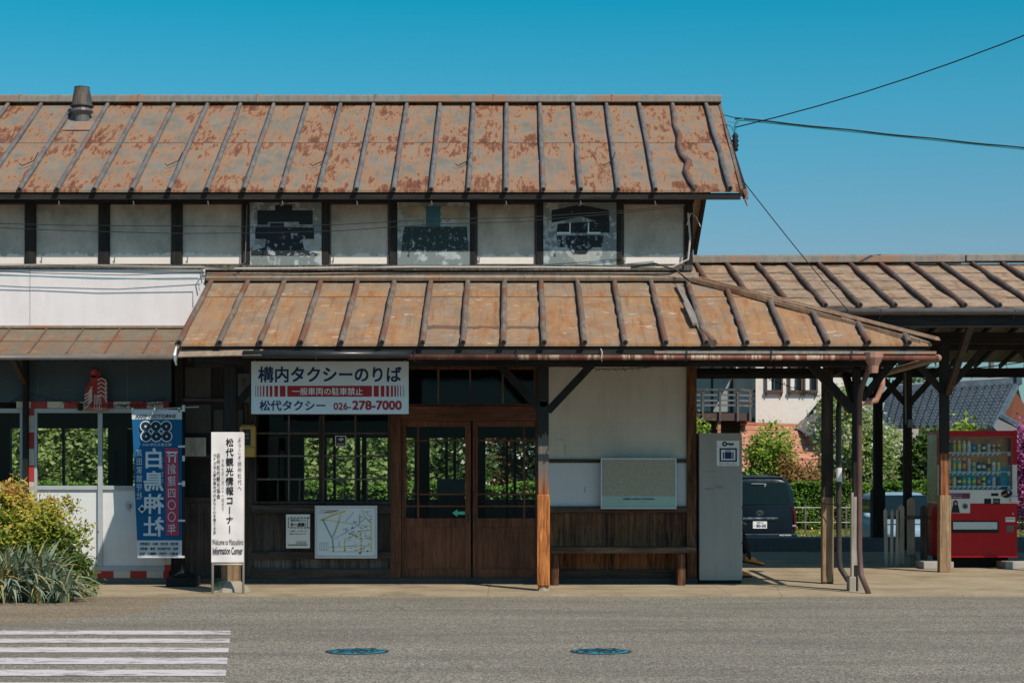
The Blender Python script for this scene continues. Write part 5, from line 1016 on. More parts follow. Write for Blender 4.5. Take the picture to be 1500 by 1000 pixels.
for (t, b, cs, hs) in rows:
    sh = O('display_shelf', MB().box(gl,gr_,d+.07,d+.22,Z(b,d)-.012,Z(b,d)), M['vend_white'], T)
    lb = MB(); nb = MB(); bn = MB()
    for k in range(13):
        px = 1385+k*7.25-3.6
        if k < 12: lb.prism([(X(px+.6,d),Z(b+5.5,d)),(X(px+6.8,d),Z(b+5.5,d)),(X(px+6.8,d),Z(b+2.5,d)),(X(px+3.7,d),Z(b+1,d)),(X(px+.6,d),Z(b+2.5,d))], d+.055, d+.065); nb.pb(px+1.5,px+5.5,b+3.4,b+5,d+.052,.004)
    lb.pb(1476,1482,b,b+6,d+.055,.01); O('price_strip', lb, M['vend_white'], sh); O('selection_buttons', nb, M['navy_ink'], sh)
    for k in range(12):
        x_ = X(1386.5+k*7.25,d); z_ = Z(b,d); H_ = Z(t,d)-z_; H_ *= 1 if hs[k] else (.72 if b < 700 else .95)
        r_ = .027; mb = MB(); mm = [dm[cs[k]], dm[(cs[k]*5+3) % 19], dm[5]]
        if hs[k]:
            mb.lathe((x_,d+.13,z_), [(r_*.9,0),(r_,.01),(r_,H_*.25)], 12); mb.mat(1).lathe((x_,d+.13,z_), [(r_*1.01,H_*.25),(r_*1.01,H_*.6)], 12); mb.mat(0).lathe((x_,d+.13,z_), [(r_,H_*.6),(r_,H_*.68),(r_*.5,H_*.88)], 12); mb.mat(2).lathe((x_,d+.13,z_), [(r_*.52,H_*.88),(r_*.52,H_)], 10)
        else:
            mb.lathe((x_,d+.13,z_), [(r_*.85,0),(r_,.008),(r_,H_*.35)], 12); mb.mat(1).lathe((x_,d+.13,z_), [(r_*1.01,H_*.35),(r_*1.01,H_*.65)], 12); mb.mat(0).lathe((x_,d+.13,z_), [(r_,H_*.65),(r_,H_*.93),(r_*.82,H_)], 12)
        O('drink_bottle' if hs[k] else 'drink_can', mb, mm, T, smooth=False)
O('display_window', MB().box(gl,gr_,d+.03,d+.034,gb,gt), M['vglass'], T)
O('display_trim', MB().box(gl,gr_,d+.005,d+.035,gt-.012,gt).box(gr_-.012,gr_,d+.005,d+.035,gb,gt-.012), M['gut_grey'], T)
ps = O('poster', MB().pb(1384,1421,722,751,d-.006,.005), M['vend_white'], T)
mb = MB(); mb.pb(1384,1421,722,730,d-.009,.002); O('poster_header', mb, plain('maroon_print', (.20,.03,.09), .5), ps)
mb = MB(); text(mb, 'ナンバーカードで', X(1392,d), X(1409,d), Z(725.3,d), Z(723.3,d), d-.012); text(mb, 'new-fukuya.jp', X(1388,d), X(1409,d), Z(728.8,d), Z(726.5,d), d-.012); O('poster_lettering', mb, M['white_ink'], ps)
mb = MB().disc(X(1399.5,d),Z(736.5,d),.035,d-.009,16,sz=1.25).prism([(X(1393,d),Z(750.5,d)),(X(1395,d),Z(742,d)),(X(1397,d),Z(736,d)),(X(1402,d),Z(736,d)),(X(1404,d),Z(742,d)),(X(1406,d),Z(750.5,d))],d-.009,d-.008).disc(X(1413.5,d),Z(741,d),.04,d-.009,18,hole=.03)
for k in range(6): mb.beam((X(1413.5,d),d-.009,Z(741,d)),(X(1413.5,d)+.033*math.cos(k*PI/3),d-.009,Z(741,d)+.033*math.sin(k*PI/3)),.012,.002,(0,1,0))
O('poster_picture', mb, M['cable_black'], ps); O('poster_face', MB().disc(X(1399.6,d),Z(737.2,d),.019,d-.0115,14,sz=1.3), M['skin'], ps)
O('bill_slot', MB().pb(1452,1462.5,722,726,d-.004,.006), M['rubber'], T); O('coin_panel', MB().disc(X(1474,d),Z(723,d),.075,d-.010,20,sz=.75).disc(X(1478,d),Z(722,d),.045,d-.012,16), M['rubber'], T); O('coin_slot', MB().beam((X(1467,d),d-.014,Z(726,d)),(X(1474,d),d-.014,Z(723.5,d)),.02,.004,(0,1,0)), M['orange_tile'], T); O('coin_knob', MB().disc(X(1477,d),Z(720.5,d),.016,d-.015,12), M['alu'], T)
O('reader_pad', MB().pb(1442,1452,730,738,d-.008,.01).pb(1455,1465,730,738,d-.008,.01), M['rubber'], T, bevel=.003); O('reader_screen', MB().pb(1456.5,1463.5,732,736,d-.011,.003), M['gut_grey'], T); O('change_lever', MB().pb(1481,1491,727,735,d-.04,.05), M['vend_white'], T, bevel=.01)
O('product_slot', MB().pb(1394,1463,762.5,780,d-.01,.012), M['rubber'], T, bevel=.003); O('slot_flap', MB().pb(1396,1461,764,775,d-.02,.012), M['alu'], T, bevel=.004)
O('info_sticker', MB().pb(1473,1487,757,764,d-.003,.004), M['sheet_white'], T); O('change_box', MB().pb(1474.5,1485,769,779,d-.006,.008), M['gut_grey'], T, bevel=.003); O('change_light', MB().pb(1476,1484,775,777,d-.009,.003), M['orange_tile'], T); O('lock', MB().disc(X(1484,d),Z(752,d),.012,d-.003,10), M['alu'], T)
mb = MB(); text(mb, '故障時の連絡先', X(1474,d), X(1486,d), Z(760.5,d), Z(758.5,d), d-.0045); O('sticker_lettering', mb, M['black_ink'], T)
for a, lab in ((1352,'concrete block under the left side of the vending machine'),(1472,'concrete block under the right foot of the vending machine'),(1492,'outer concrete block to the right of the vending machine')):
    O('concrete_block', MB().box(X(a,26.4),X(a+(44 if a < 1400 else 22 if a < 1480 else 26),26.4),26.35 if a < 1480 else 26.5,26.9,0,.105), plain('block_concrete_%s' % ('left' if a < 1400 else 'mid' if a < 1480 else 'right'), (.38,.36,.33), .9, .2), label=lab, cat='block', group='concrete blocks carrying the vending machine', bevel=.01)
O('machine_support', MB().box(V0+.05,V1-.05,26.9,27.2,0,VB), M['rubber'], T)
# pickets by the post
for i, (a, b, t, u_, lean, lab) in enumerate([(1298.5,4,744,829,-1.5,'leftmost thin picket, leaning left'),(1306,3.4,745,828,1,'second picket from the left, narrow'),(1314,4,744,828,1.5,'third picket from the left, leaning slightly'),(1320.5,6.5,738,826,0,'broad pointed picket just left of the dark platform post'),(1334.5,9,728,812,0,'splintered pale board fixed on the dark platform post'),(1353.5,8,739,826,0,'grey pointed picket between the dark post and the vending machine')]):
    d = 27.15 if i != 4 else 27.2; w = b*1.3; mb = MB(); mb.prism([(X(a-w/2+lean*.0,d),Z(u_,d)),(X(a+w/2,d),Z(u_,d)),(X(a+w/2+lean,d),Z(t+4,d)),(X(a+lean,d),Z(t,d)),(X(a-w/2+lean,d),Z(t+4,d))], d, d+.02)
    O('fence_picket', mb, M['picket'] if i < 5 else M['grey_wood'], label=lab, cat='picket', group='weathered pickets beside the platform post')
O('fence_rail', MB().box(X(1296,27.2),X(1360,27.2),27.18,27.21,Z(760,27.2),Z(755,27.2)), M['grey_wood'], label='dark rail joining the weathered pickets', cat='rail')
# ================================================================ VEHICLES
def loft(secs, n=28, p=4.0):
    """secs: (y, half_bottom, half_mid, half_top, z0, zmid, z1)"""
    vs = []
    for (y, hb, hm, ht, z0, zm, z1) in secs:
        for j in range(n):
            t = 2*PI*(j+.5)/n; c, s = math.cos(t), math.sin(t); u = math.copysign(abs(c)**(2/p), c); v = math.copysign(abs(s)**(2/p), s)
            z = z0+(z1-z0)*(v+1)/2; h = hb+(hm-hb)*(z-z0)/(zm-z0) if z < zm else hm+(ht-hm)*(z-zm)/(z1-zm); vs.append((u*h, y, z))
    k = len(secs); return MB().add(vs, [(i*n+j, i*n+(j+1)%n, (i+1)*n+(j+1)%n, (i+1)*n+j) for i in range(k-1) for j in range(n)]+[tuple(range(n))[::-1], tuple((k-1)*n+j for j in range(n))])
VX, VD, VG = X(1113,43), 43.0, -.69
def vt(mb): return mb.xform(Matrix.Translation((VX,VD,VG)))
T = thing('parked_van', 'dark blue high roofed van parked with its rear towards the platform', 'van', (VX,VD,VG))
O('body', vt(loft([(.0,.80,.81,.64,.42,1.25,1.88),(.05,.835,.845,.70,.36,1.25,1.95),(.35,.845,.86,.745,.32,1.1,1.985),(1.5,.845,.86,.75,.30,1.1,2.0),(3.4,.845,.86,.745,.30,1.1,1.97),(4.0,.84,.85,.72,.30,1.1,1.7),(4.5,.82,.83,.7,.32,.9,1.1),(4.7,.78,.78,.68,.36,.7,.95)],40,5.5)), M['van_blue'], T, smooth=True)
O('rear_window', vt(MB().add([(-.68,-.012,1.31),(.68,-.012,1.31),(.71,-.012,1.37),(.63,-.006,1.78),(.58,-.004,1.83),(-.58,-.004,1.83),(-.63,-.006,1.78),(-.71,-.012,1.37)],[tuple(range(8))])), M['car_glass'], T)
O('tailgate_seam', vt(MB().box(-.76,.76,-.008,.02,1.262,1.274).box(-.755,-.745,-.008,.02,.62,1.26).box(.745,.755,-.008,.02,.62,1.26)), M['rubber'], T)
O('chrome_strip', vt(MB().box(-.40,.42,-.03,.03,.955,1.01)), M['chrome'], T, bevel=.01)
O('number_plate', vt(MB().box(-.165,.165,-.022,.02,.755,.92)), M['white_ink'], T, bevel=.004)
mb = MB(); text(mb, '80-00', VX-.085, VX+.145, VG+.78, VG+.855, VD-.024, .03); text(mb, '長野300', VX-.08, VX+.08, VG+.875, VG+.905, VD-.024, .01); text(mb, 'の', VX-.15, VX-.115, VG+.795, VG+.83, VD-.024); O('plate_lettering', mb, M['navy_ink'], T)
mb = MB().disc(0,1.12,.085,-.012,24,hole=.068,sz=.75).disc(0,1.137,.055,-.012,20,hole=.042,sz=.45).disc(0,1.12,.032,-.013,20,hole=.022,sz=1.7); O('emblem', vt(mb), M['chrome'], T)
for s in (-1,1): O('tail_lamp', vt(MB().box(s*.80-.05,s*.80+.05,-.0,.07,.72,1.22)), M['lamp_red'], T, bevel=.015); O('reflector', vt(MB().box(s*.80-.04,s*.80+.05,-.012,.02,.80,.84)), M['alu'], T)
O('rear_bumper', vt(MB().box(-.86,.86,-.07,.06,.28,.64)), M['van_blue'], T, bevel=.03)
mb = MB(); text(mb, 'HIACE WAGON', VX+.45, VX+.72, VG+.585, VG+.62, VD-.075, .03); O('rear_lettering', mb, M['white_ink'], T)
O('wiper', vt(MB().beam((-.2,-.02,1.80),(.14,-.02,1.795),.02,.02).beam((.14,-.02,1.795),(.10,-.03,1.73),.03,.02)), M['alu'], T); O('roof_edge', vt(MB().box(-.55,.55,.0,.12,1.93,1.955)), M['van_blue'], T, bevel=.01)
def wheel(x, y, r, w, parent, ox, oy, oz):
    mb = MB().lathe((0,0,0), [(r*.62,-w/2),(r*.92,-w/2),(r,-w*.3),(r,w*.3),(r*.92,w/2),(r*.62,w/2)], 26); Mt = Matrix.Translation((ox+x,oy+y,oz+r)) @ Matrix.Rotation(PI/2,4,'Y'); mb.xform(Mt)
    o = O('wheel', mb, M['rubber'], parent, smooth=True); rm = MB().lathe((0,0,0), [(r*.62,-w*.45),(r*.3,-w*.35),(r*.3,w*.35),(r*.62,w*.45)], 20); rm.xform(Mt); O('rim', rm, M['alu'], o)
for s in (-1,1):
    for y in (.95,3.7): wheel(s*.76, y, .32, .2, T, VX, VD, VG)
KX, KD, KG = X(1337,42), 42.0, -.66
def kt(mb): return mb.xform(Matrix.Translation((KX,KD,KG)))
T = thing('parked_car', 'small pale blue car facing the platform behind the pickets', 'car', (KX,KD,KG))
O('body', kt(loft([(.0,.64,.66,.6,.28,.5,.70),(.12,.70,.73,.66,.24,.5,.86),(.6,.73,.74,.68,.2,.6,.95),(.9,.73,.74,.69,.2,.7,1.0),(3.1,.73,.74,.68,.2,.8,1.1),(3.35,.70,.72,.66,.26,.7,1.0)],36,5)), M['kei_blue'], T, smooth=True)
O('cabin', kt(loft([(.72,.69,.69,.66,.9,1.0,1.02),(1.25,.69,.68,.60,.85,1.1,1.52),(1.6,.69,.68,.6,.85,1.1,1.57),(2.9,.69,.68,.59,.85,1.1,1.55),(3.3,.69,.67,.58,.85,1.1,1.3)],36,6)), M['kei_blue'], T, smooth=True)
O('windscreen', kt(MB().add([(-.62,.69,1.03),(.62,.69,1.03),(.56,1.16,1.50),(-.56,1.16,1.50)],[(0,1,2,3)])), M['car_glass'], T)
for s in (-1,1):
    O('headlight', kt(MB().lathe((s*.52,.03,.58), [(.02,-.06),(.09,-.04),(.10,.0),(.09,.04),(.02,.06)], 14)), M['chrome'], T); O('side_window', kt(MB().box(s*.672-.004,s*.672+.004,1.35,2.7,1.08,1.4)), M['car_glass'], T)
    O('mirror', kt(MB().lathe((s*.86,.95,1.02), [(.03,-.06),(.09,-.04),(.10,.02),(.06,.07)], 12)), M['kei_blue'], T, smooth=True)
    for y in (.62,2.8): wheel(s*.64, y, .27, .15, T, KX, KD, KG)
O('grille', kt(MB().box(-.3,.3,-.02,.02,.42,.52)), M['rubber'], T); O('bumper', kt(MB().box(-.70,.70,-.05,.06,.22,.40)), M['kei_blue'], T, bevel=.02); O('bonnet_seam', kt(MB().box(-.6,.6,.10,.11,.845,.86)), M['rubber'], T)
# ================================================================ GREEN AND HOUSES BEYOND
def hedge(name, label, x0, x1, d, z0, z1, n, dep=.8, mat='leaf_hedge', size=.075):
    P_ = np.stack([RNG.uniform(x0,x1,n), d+dep*RNG.random(n)**2.5, RNG.uniform(z0,z1,n)], 1); m = RNG.random(n) < .3; P_[m,1] = d+dep*RNG.random(m.sum()); P_[m,2] = z1-.08*RNG.random(m.sum())
    P_[:,2] += .05*np.sin(P_[:,0]*2.3)+.03*np.sin(P_[:,0]*7.1); P_[:,1] += .05*np.sin(P_[:,0]*5+P_[:,2]*6)
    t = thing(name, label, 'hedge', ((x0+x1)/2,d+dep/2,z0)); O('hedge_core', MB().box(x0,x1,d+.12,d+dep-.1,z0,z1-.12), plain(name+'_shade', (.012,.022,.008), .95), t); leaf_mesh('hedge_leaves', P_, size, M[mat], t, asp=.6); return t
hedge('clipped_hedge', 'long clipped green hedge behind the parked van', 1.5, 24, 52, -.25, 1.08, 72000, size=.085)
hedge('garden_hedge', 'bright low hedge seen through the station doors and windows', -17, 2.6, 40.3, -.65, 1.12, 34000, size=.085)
for k, (z_, lab) in enumerate([(.42,'upper wire of the fence along the hedge'),(.02,'lower wire of the fence along the hedge')]): wire('fence_wire', lab, sag((6,50,z_),(20,50,z_+.03),.02), .013, 'conduit', 'wire')
for k in range(4): O('fence_stake', MB().box(X([1180,1240,1300,1395][k],50)-.025,X([1180,1240,1300,1395][k],50)+.025,50,50.05,-.6,.5), M['grey_wood'], label=['stake of the wire fence nearest the van','second stake of the wire fence, behind the downpipes','stake of the wire fence left of the pale blue car','stake of the wire fence behind the vending machine'][k], cat='stake', group='stakes of the wire fence')
gx = RNG.uniform(2,22,32000); gy = RNG.uniform(43.5,52,32000)
O('bank', MB().add([(-40,46.0,-.69),(40,46.0,-.69),(40,51,-.30),(-40,51,-.30),(-40,60,-.30),(40,60,-.30)], [(0,1,2,3),(3,2,5,4)]), M['lot'], kind='structure')
gz_ = -.69+np.clip((gy-46)/5,0,1)*.39
leaf_mesh('meadow_grass', np.stack([gx,gy,gz_+.06*RNG.random(32000)],1), .17, M['grassm'], asp=.12, label='rough sunlit grass verge in front of the hedge', cat='grass', kind='stuff')
gx = RNG.uniform(6,14,420); gy = RNG.uniform(45,51,420); leaf_mesh('yellow_flowers', np.stack([gx,gy,-.69+np.clip((gy-46)/5,0,1)*.39+.16],1), .06, M['petal'], asp=.9, label='scattered yellow dandelions in the verge', cat='flowers', kind='stuff')
# trees seen through the station
names = [('broad bright green tree seen through the left edge of the office windows',-14.2,43,3.9,2.3),('bright green tree filling the left office pane',-11.4,42.5,4.6,2.0),('green tree behind the middle of the office window',-9.6,44,4.9,2.1),('shadier green tree behind the right office pane',-8.2,42,4.4,1.7),
 ('light green tree seen through the left sash of the big window',-5.6,43,4.6,1.7),('light green tree seen between the sash bars in the middle of the big window',-4.1,44,4.9,1.8),('light green tree seen through the right sash of the big window',-2.9,42.5,4.4,1.5)]
for i, (lab, x_, d_, h_, r_) in enumerate(names): tree('garden_tree', lab, 'tree', x_, d_, -.7, h_+.4, r_, M['leaf_bright'], 24000, .13, .08, 'trees in the garden behind the station', clump=.26)
for i, (lab, x_, d_, h_, r_, lf, bl) in enumerate([('flowering dogwood with cream blossom seen through the left door',-1.6,43,4.4,1.2,'leaf_mid',2600),('olive toned flowering shrub seen through the right door',-.1,44,4.2,1.1,'autumn',1500),('dark shrub with white flowers at the right side of the right door',1.2,43,4.3,1.2,'leaf_dark',1500)]):
    tree('flowering_tree', lab, 'tree', x_, d_, -.7, h_, r_, M[lf], 8500, .14, .1, 'flowering trees behind the station', blos=bl, clump=.22)
tl = MB(); 
O('stone_lantern', MB().lathe((X(449,44),44,-.7), [(.22,0),(.22,.3),(.12,.35),(.12,1.2),(.25,1.3),(.25,1.6),(.3,1.62),(.05,1.9)], 6), M['stone'], label='small grey stone lantern beyond the big window', cat='lantern')
# right hand garden
tree('flowering_tree', 'white dogwood in full bloom between the wrapped post and the platform post', 'tree', X(1240,54), 54, -.4, 4.0, 1.0, M['leaf_bright'], 9000, .12, .42, blos=4200, clump=.17)
tree('flowering_tree', 'second white dogwood just left of the grey tiled roof', 'tree', X(1284,54), 54, -.4, 3.1, .7, M['leaf_bright'], 7000, .12, .42, blos=1800, clump=.17)
tree('maple_tree', 'fresh green maple in front of the orange tiled roof', 'tree', X(1128,54), 54, -.4, 2.9, .85, M['maple'], 5200, .11, .35, clump=.15)
tree('maple_tree', 'reddish brown leaved shrub between the maple and the wrapped post', 'tree', X(1170,53.2), 53.2, -.4, 2.0, .75, M['autumn'], 5500, .10, .2, clump=.15)
tree('garden_tree', 'bushy dark green tree behind the dark platform post and pickets', 'tree', X(1350,54), 54, -.4, 2.7, .68, M['leaf_mid'], 9000, .13, .3, clump=.15)
tree('garden_tree', 'light green tree rising over the vending machine', 'tree', X(1404,54), 54, -.4, 2.9, .72, M['maple'], 8500, .13, .3, clump=.15)
tree('garden_tree', 'small yellow green tree at the end of the balcony, left of the locker top', 'tree', X(1022,48), 48, -.6, 3.3, .45, M['maple'], 3500, .11, .3, clump=.12)
tree('azalea_bush', 'bright magenta azalea at the right edge beside the vending machine', 'bush', X(1512,44), 44, -.6, 3.1, .75, M['pink'], 7500, .09, .25, clump=.13)
tree('far_tree', 'distant pale green tree above the tiled roof between the posts', 'tree', X(1362,95), 95, -.7, 7.4, 2.1, M['leaf_mid'], 5000, .3, .2, clump=.4)
# white house
H = thing('white_house', 'white walled house with a brown window row, balcony and an orange tiled lower roof', 'house', (X(1120,60),60,-.7)); d = 60
hs = lambda name, mb, m, **k: O(name, mb, M[m], H, **k)
hs('wall', MB().prism([(X(1107,d),Z(624,d)),(X(1107,d),Z(500,d)),(X(1260,d),Z(500,d)),(X(1260,d),Z(560,d)),(X(1204,d),Z(582,d)),(X(1166,d),Z(627,d))], d, d+6), 'house_white')
hs('wall', MB().box(X(985,61.3),X(1109,61.3),61.3,66,-.7,Z(500,61.3)), 'house_white', label='set back part behind the balcony')
hs('wall', MB().box(X(1009,60.2),X(1106,60.2),60.25,60.4,-.7,Z(612,60.2)), 'house_brown', label='shaded brown lower wall under the balcony')
for a, b in ((1121,1147),(1155,1176),(1177,1198)):
    w = hs('window_frame', MB().pb(a,a+2.6,537,576,d-.09,.1).pb(b-2.6,b,537,576,d-.09,.1).pb(a,b,571,575,d-.14,.16).pb(a,b,535,540,d-.09,.1).pb((a+b)/2-.8,(a+b)/2+.8,540,571,d-.07,.08), 'house_brown'); O('pane', MB().pb(a+2.6,b-2.6,540,571,d-.03,.01), M['car_glass'], w); O('curtain', MB().pb(a+3,a+9,541,571,d-.045,.01), M['sheet_white'], w); O('sill_bracket', MB().pb(a+1,a+2.5,575,580,d-.1,.1).pb(b-2.5,b-1,575,580,d-.1,.1), M['house_brown'], w)
w = hs('balcony_door', MB().pb(1012,1074,532,605,61.2,.06), 'house_brown'); O('pane', MB().pb(1014,1041,536,603,61.15,.02).pb(1045,1069,536,603,61.15,.02), plain('frosted_pane', (.30,.33,.33), .4), w)
mb = MB().box(X(1000,59),X(1100,59),58.8,61,Z(616,59),Z(605,59)); hs('balcony_floor', mb, 'house_brown')
mb = MB()
for a in (1030,1055,1081,1099): mb.pb(a-1.4,a+1.4,572,617,58.7,.07)
mb.pb(1000,1083,569,572,58.68,.1).beam(P(1083,570.5,58.7),P(1105,573,60.4),.07,.07)
hs('balcony_rail', mb, 'grey_wood')
hs('roof_eave', MB().box(X(960,60),X(1104,60),58.6,66,Z(500,60),Z(492,60)), 'house_brown')
mb = MB()
for a in (577,585,592): mb.pb(1000,1083,a,a+2.6,58.76,.03).beam(P(1083,a+1.5,58.8),P(1104,a+2.5,60.3),.03,.06)
hs('balcony_slats', mb, 'house_grey'); hs('balcony_post', MB().box(X(1053,59)-.05,X(1053,59)+.05,58.9,59,-.7,Z(616,59)), 'orange_tile')
hs('lower_roof', MB().add([P(1085,621,59.9),P(1168,622,59.9),P(1212,655,57.5),P(1212,690,56.5),P(1075,690,56.5),P(1085,640,58.5)], [(0,5,4,3,2,1)]), 'orange_tile')
hs('roof_ridge', MB().tube([P(1084,620.5,59.8),P(1168,623,59.8),P(1206,655,57.6)], .07, 6), 'orange_tile'); hs('lower_wall', MB().box(X(1080,57),X(1212,57),57,60,-.7,Z(692,57)), 'house_brown')
N = thing('neighbour_house', 'grey roofed house behind the white dogwood with a red brown wall', 'house', (X(1260,63),63,-.7)); NW = M['house_red']
O('roof', MB().add([P(1168,628,59.5),P(1206,580,62),P(1282,577,62),P(1300,640,57.5),P(1190,640,57.5)], [(0,4,3,2,1)]), M['house_grey'], N); O('wall', MB().box(X(1200,58),X(1400,58),58,62,-.7,Z(675,58)), NW, N); O('rake', MB().tube([P(1166,629,59.4),P(1206,580,61.9)], .06, 5), M['house_grey'], N)
O('upper_wall', MB().box(X(1296,57.9),X(1345,57.9),57.85,57.95,Z(680,58),Z(628,58)), plain('beige_wall', (.42,.37,.31), .85), N)
# grey tiled house
GH = thing('tiled_house', 'house with a large grey glazed tile roof seen under the platform shelter', 'house', (X(1390,70),70,-.7))
A, B, C_, D_ = Vector(P(1287,628,66)), Vector(P(1456,628,66)), Vector(P(1490,562,70.5)), Vector(P(1300,575,70.5))
mb = MB(); nu = 17; U, W = (B-A), (D_-A); U2 = (C_-D_)
rowsn = 13; vs = []; fs = []; sub = 6
for j in range(rowsn):
    for e_ in (0,1):
        t = (j+e_)/rowsn
        for i in range(nu*sub+1):
            u = i/(nu*sub); p_ = (A.lerp(D_, t)).lerp(B.lerp(C_, t), u); ph = (i % sub)/sub
            p_ = p_ + Vector((0,-.4,1)).normalized()*((.13*max(0, math.sin(ph*2*PI))-.05*max(0,-math.sin(ph*2*PI))) + (.05 if e_ == 0 else 0)); vs.append(tuple(p_))
L_ = nu*sub+1
for r_ in range(2*rowsn-1):
    for i in range(L_-1): fs.append((r_*L_+i, r_*L_+i+1, (r_+1)*L_+i+1, (r_+1)*L_+i))
mb.add(vs, fs); O('tiled_roof', mb, M['grey_tile'], GH, smooth=False)
O('ridge', MB().beam(D_+Vector((0,0,.12)), C_+Vector((0.0,0,.12)), .3, .36), M['grey_tile'], GH, bevel=.05); O('ridge_end', MB().box(C_.x-.12,C_.x+.12,C_.y-.3,C_.y+.3,C_.z-.05,C_.z+.5), M['grey_tile'], GH, bevel=.04)
O('verge', MB().beam(B,C_,.16,.2), M['grey_tile'], GH); O('gable', MB().add([tuple(B+Vector((.1,.3,-.2))),tuple(C_+Vector((.0,.2,-.3))),tuple(B+Vector((2.6,2.5,-.2))),tuple(B+Vector((2.6,2.5,-3))),tuple(B+Vector((.1,.3,-3)))],[(0,4,3,2,1)]), M['house_red'], GH)
O('wall', MB().box(A.x+.5,B.x-.5,67.5,72,-.7,A.z+.1), M['house_white'], GH); O('rear_roof_slope', MB().add([tuple(D_),tuple(C_),tuple(C_+Vector((1.6,4,-1.7))),tuple(D_+Vector((1.6,4,-1.7)))],[(0,1,2,3)]), M['grey_tile'], GH)
O('porch_roof', MB().add([P(1462,612,63),P(1520,640,62),P(1520,700,60),P(1478,650,60.5),P(1455,625,61)], [(0,4,3,2,1)]), M['house_grey'], GH); O('porch_ridge', MB().tube([P(1466,610,62.9),P(1520,640,61.9)], .13, 6), M['grey_tile'], GH)
O('antenna_pole', MB().tube([P(1348,530,72),P(1348,575,72)], .03, 6), M['gut_grey'], GH)
T = thing('utility_pole', 'pale concrete utility pole rising above the grey tiled roof', 'pole', (X(1452,95),95,-.7)); O('pole', MB().tube([(X(1452,95),95,-.7),(X(1452,95),95,9.5)], [.19,.13], 10), M['house_grey'], T); O('crossarm', MB().box(X(1452,95)-.9,X(1452,95)+.9,94.9,95.0,8.6,8.72), M['house_grey'], T)
wire('power_line', 'power line rising to the right behind the utility pole', sag(P(1300,546,95),P(1560,520,90),.2), .03); wire('power_line', 'level power line behind the utility pole', sag(P(1300,533,95),P(1560,535,92),.2), .02); wire('power_line', 'steep stay wire right of the utility pole', [P(1468,520,94),P(1486,566,94)], .015); wire('power_line', 'steep stay wire left of the utility pole', [P(1436,524,94),P(1420,562,94)], .015)
# ================================================================ PLANTS IN FRONT
def nandina(name, label, cx, cy, h, rad, n):
    t = thing(name, label, 'shrub', (cx,cy,-.02)); mb = MB(); r = random.Random(int(cx*10)); bl = []
    for i in range(26):
        a, q_ = r.random()*6.28, rad*math.sqrt(r.random()); hh = h*(1-.42*(q_/rad)**2)*r.uniform(.75,1.02); x_, y_ = cx+q_*math.cos(a), cy+q_*math.sin(a)*.7
        mb.tube([(cx+(x_-cx)*.25,cy+(y_-cy)*.25,-.02),(cx+(x_-cx)*.7,cy+(y_-cy)*.7,hh*.5),(x_,y_,hh)], [.009,.007,.003], 5)
        for k in range(5): bl.append(((x_+r.uniform(-.1,.1),y_+r.uniform(-.1,.1),hh*(.25+.165*k)+r.uniform(-.05,.05)), (.13,.12,.08)))
    O('stems', mb, M['bark'], t); leaf_mesh('foliage', cloud(bl, n, .045, 700), .058, M['nandina'], t, asp=.45, up=.8); return t
nandina('nandina_shrub', 'tall feathery shrub with yellow green and orange tipped leaves at the left edge', X(8,21), 21.0, 1.30, .50, 21000)
nandina('nandina_shrub', 'lower shrub with green and orange leaves right of the spiky plant', X(55,20.9), 20.9, 1.24, .42, 19000)
nandina('nandina_shrub', 'small orange leaved tuft at the foot of the white office door', X(108,20.75), 20.85, .62, .13, 1500)
nandina('nandina_shrub', 'mostly hidden leafy shrub at the far left outside the window', X(-60,21.1), 21.1, 1.25, .6, 14000)
def blades(name, label, cx, cy, n, L, seed):
    t = thing(name, label, 'plant', (cx,cy,-.02)); r = random.Random(seed)
    for nm, cnt, mat in (('leaves', n, 'blade'), ('yellow_leaves', n//7, 'blade_y')):
        mb = MB()
        for i in range(cnt):
            a = r.random()*6.28; bx_, by_ = cx+.2*r.uniform(-1,1), cy+.16*r.uniform(-1,1); ln = L*r.uniform(.6,1.05); w = r.uniform(.013,.026); out = r.uniform(.35,1.0); k = 7; pts = []
            for j in range(k+1):
                s_ = j/k; rad = out*ln*s_**1.25*.85; z_ = ln*(s_*(1.15-.35*out) - s_**2.4*out*.85)*.95; pts.append(Vector((bx_+rad*math.cos(a), by_+rad*math.sin(a)*.8, max(.0, z_)-.02)))
            sd = Vector((-math.sin(a), math.cos(a), .25)); vs = []
            for j, p_ in enumerate(pts): ww = w*(1-(j/k)**2.2)+.0008; vs += [p_-sd*ww, p_+sd*ww]
            mb.add(vs, [(2*j,2*j+1,2*j+3,2*j+2) for j in range(k)])
        O(nm, mb, M[mat], t, smooth=True)
    return t
blades('spiky_plant', 'clump of long grey green arching leaves at the road edge, bottom left', X(44,20.2), 20.25, 420, .98, 1)
blades('spiky_plant', 'clump of arching leaves with yellowed blades cut by the left edge', X(-2,20.1), 20.1, 380, .95, 2)
blades('spiky_plant', 'front tuft of grey green blades lowest at the road edge', X(72,19.95), 20.0, 200, .62, 3)
blades('spiky_plant', 'large clump of arching leaves outside the left edge', X(-60,20.2), 20.2, 220, .95, 4)
leaf_mesh('weed', np.array([[x3-.12,21.38,.06]])+RNG.normal(size=(150,3))*np.array([.03,.02,.035]), .045, M['maple'], asp=.4, label='tiny green weed growing at the concrete foot of the left post', cat='weed')
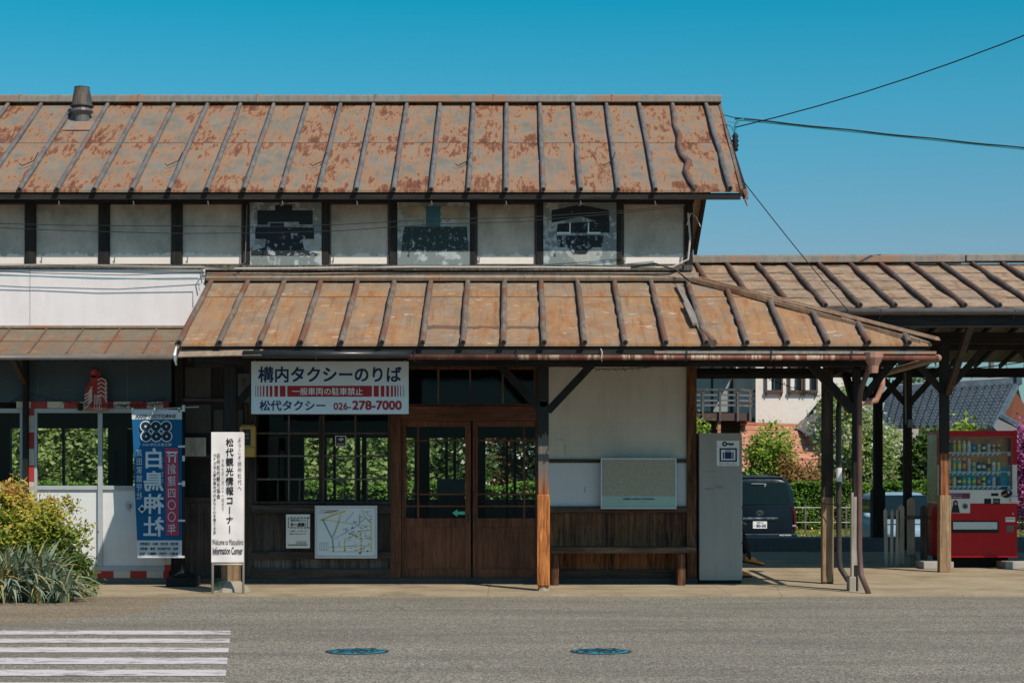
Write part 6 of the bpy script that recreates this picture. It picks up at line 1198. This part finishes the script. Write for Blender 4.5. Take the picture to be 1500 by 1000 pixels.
# ================================================================ SKY, SUN, CAMERA
sx, sy, sz = .68, -1.0, 1.27
el = math.atan2(sz, math.hypot(sx, sy)); rot = math.atan2(sx, sy)
W = bpy.data.worlds.new('World'); S.world = W; W.use_nodes = True; nt = W.node_tree; bg = nt.nodes['Background']
sky = nt.nodes.new('ShaderNodeTexSky'); sky.sky_type = 'NISHITA'; sky.sun_disc = False; sky.sun_elevation = el; sky.sun_rotation = rot; sky.air_density = 1.0; sky.dust_density = .4; sky.ozone_density = 2.0
tc = nt.nodes.new('ShaderNodeTexCoord'); sp = nt.nodes.new('ShaderNodeSeparateXYZ'); nt.links.new(tc.outputs['Generated'], sp.inputs[0])
rp = nt.nodes.new('ShaderNodeValToRGB'); nt.links.new(sp.outputs[2], rp.inputs[0]); e_ = rp.color_ramp.elements
SKYT = [(.0,(.20,.32,.38)),(.118,(.353,.49,.527)),(.196,(.155,.60,.63)),(.25,(.02,.62,.635)),(.42,(.4,.75,.8)),(1.0,(1.0,1.0,1.0))]
while len(e_) < len(SKYT): e_.new(.5)
for q_, (p_, c_) in zip(e_, SKYT): q_.position = p_; q_.color = c_+(1,)
mx = nt.nodes.new('ShaderNodeMix'); mx.data_type = 'RGBA'; mx.blend_type = 'MULTIPLY'; mx.inputs[0].default_value = 1
nt.links.new(sky.outputs[0], mx.inputs[6]); nt.links.new(rp.outputs[0], mx.inputs[7]); nt.links.new(mx.outputs[2], bg.inputs[0]); bg.inputs[1].default_value = .15
L = bpy.data.lights.new('sun', 'SUN'); L.energy = 4.2; L.angle = math.radians(.5); L.color = (1.0,.90,.78)
lo = bpy.data.objects.new('sun', L); COL.objects.link(lo); lo.rotation_euler = Vector((sx,sy,sz)).to_track_quat('Z','Y').to_euler(); lo.location = (8,-20,30)
cam = bpy.data.cameras.new('camera'); co = bpy.data.objects.new('camera', cam); COL.objects.link(co); S.camera = co
co.location = (0,0,HC); co.rotation_euler = (PI/2,0,0); cam.sensor_width = 36; cam.lens = 36*F/1500; cam.shift_x = 0; cam.shift_y = (HY-500)/1500; cam.clip_start = .1; cam.clip_end = 3000
S.view_settings.view_transform = 'Standard'; S.view_settings.look = 'None'; S.view_settings.exposure = 0; S.view_settings.gamma = 1
S.render.engine = 'CYCLES'; S.cycles.use_denoising = True; S.cycles.max_bounces = 8; S.cycles.transparent_max_bounces = 12
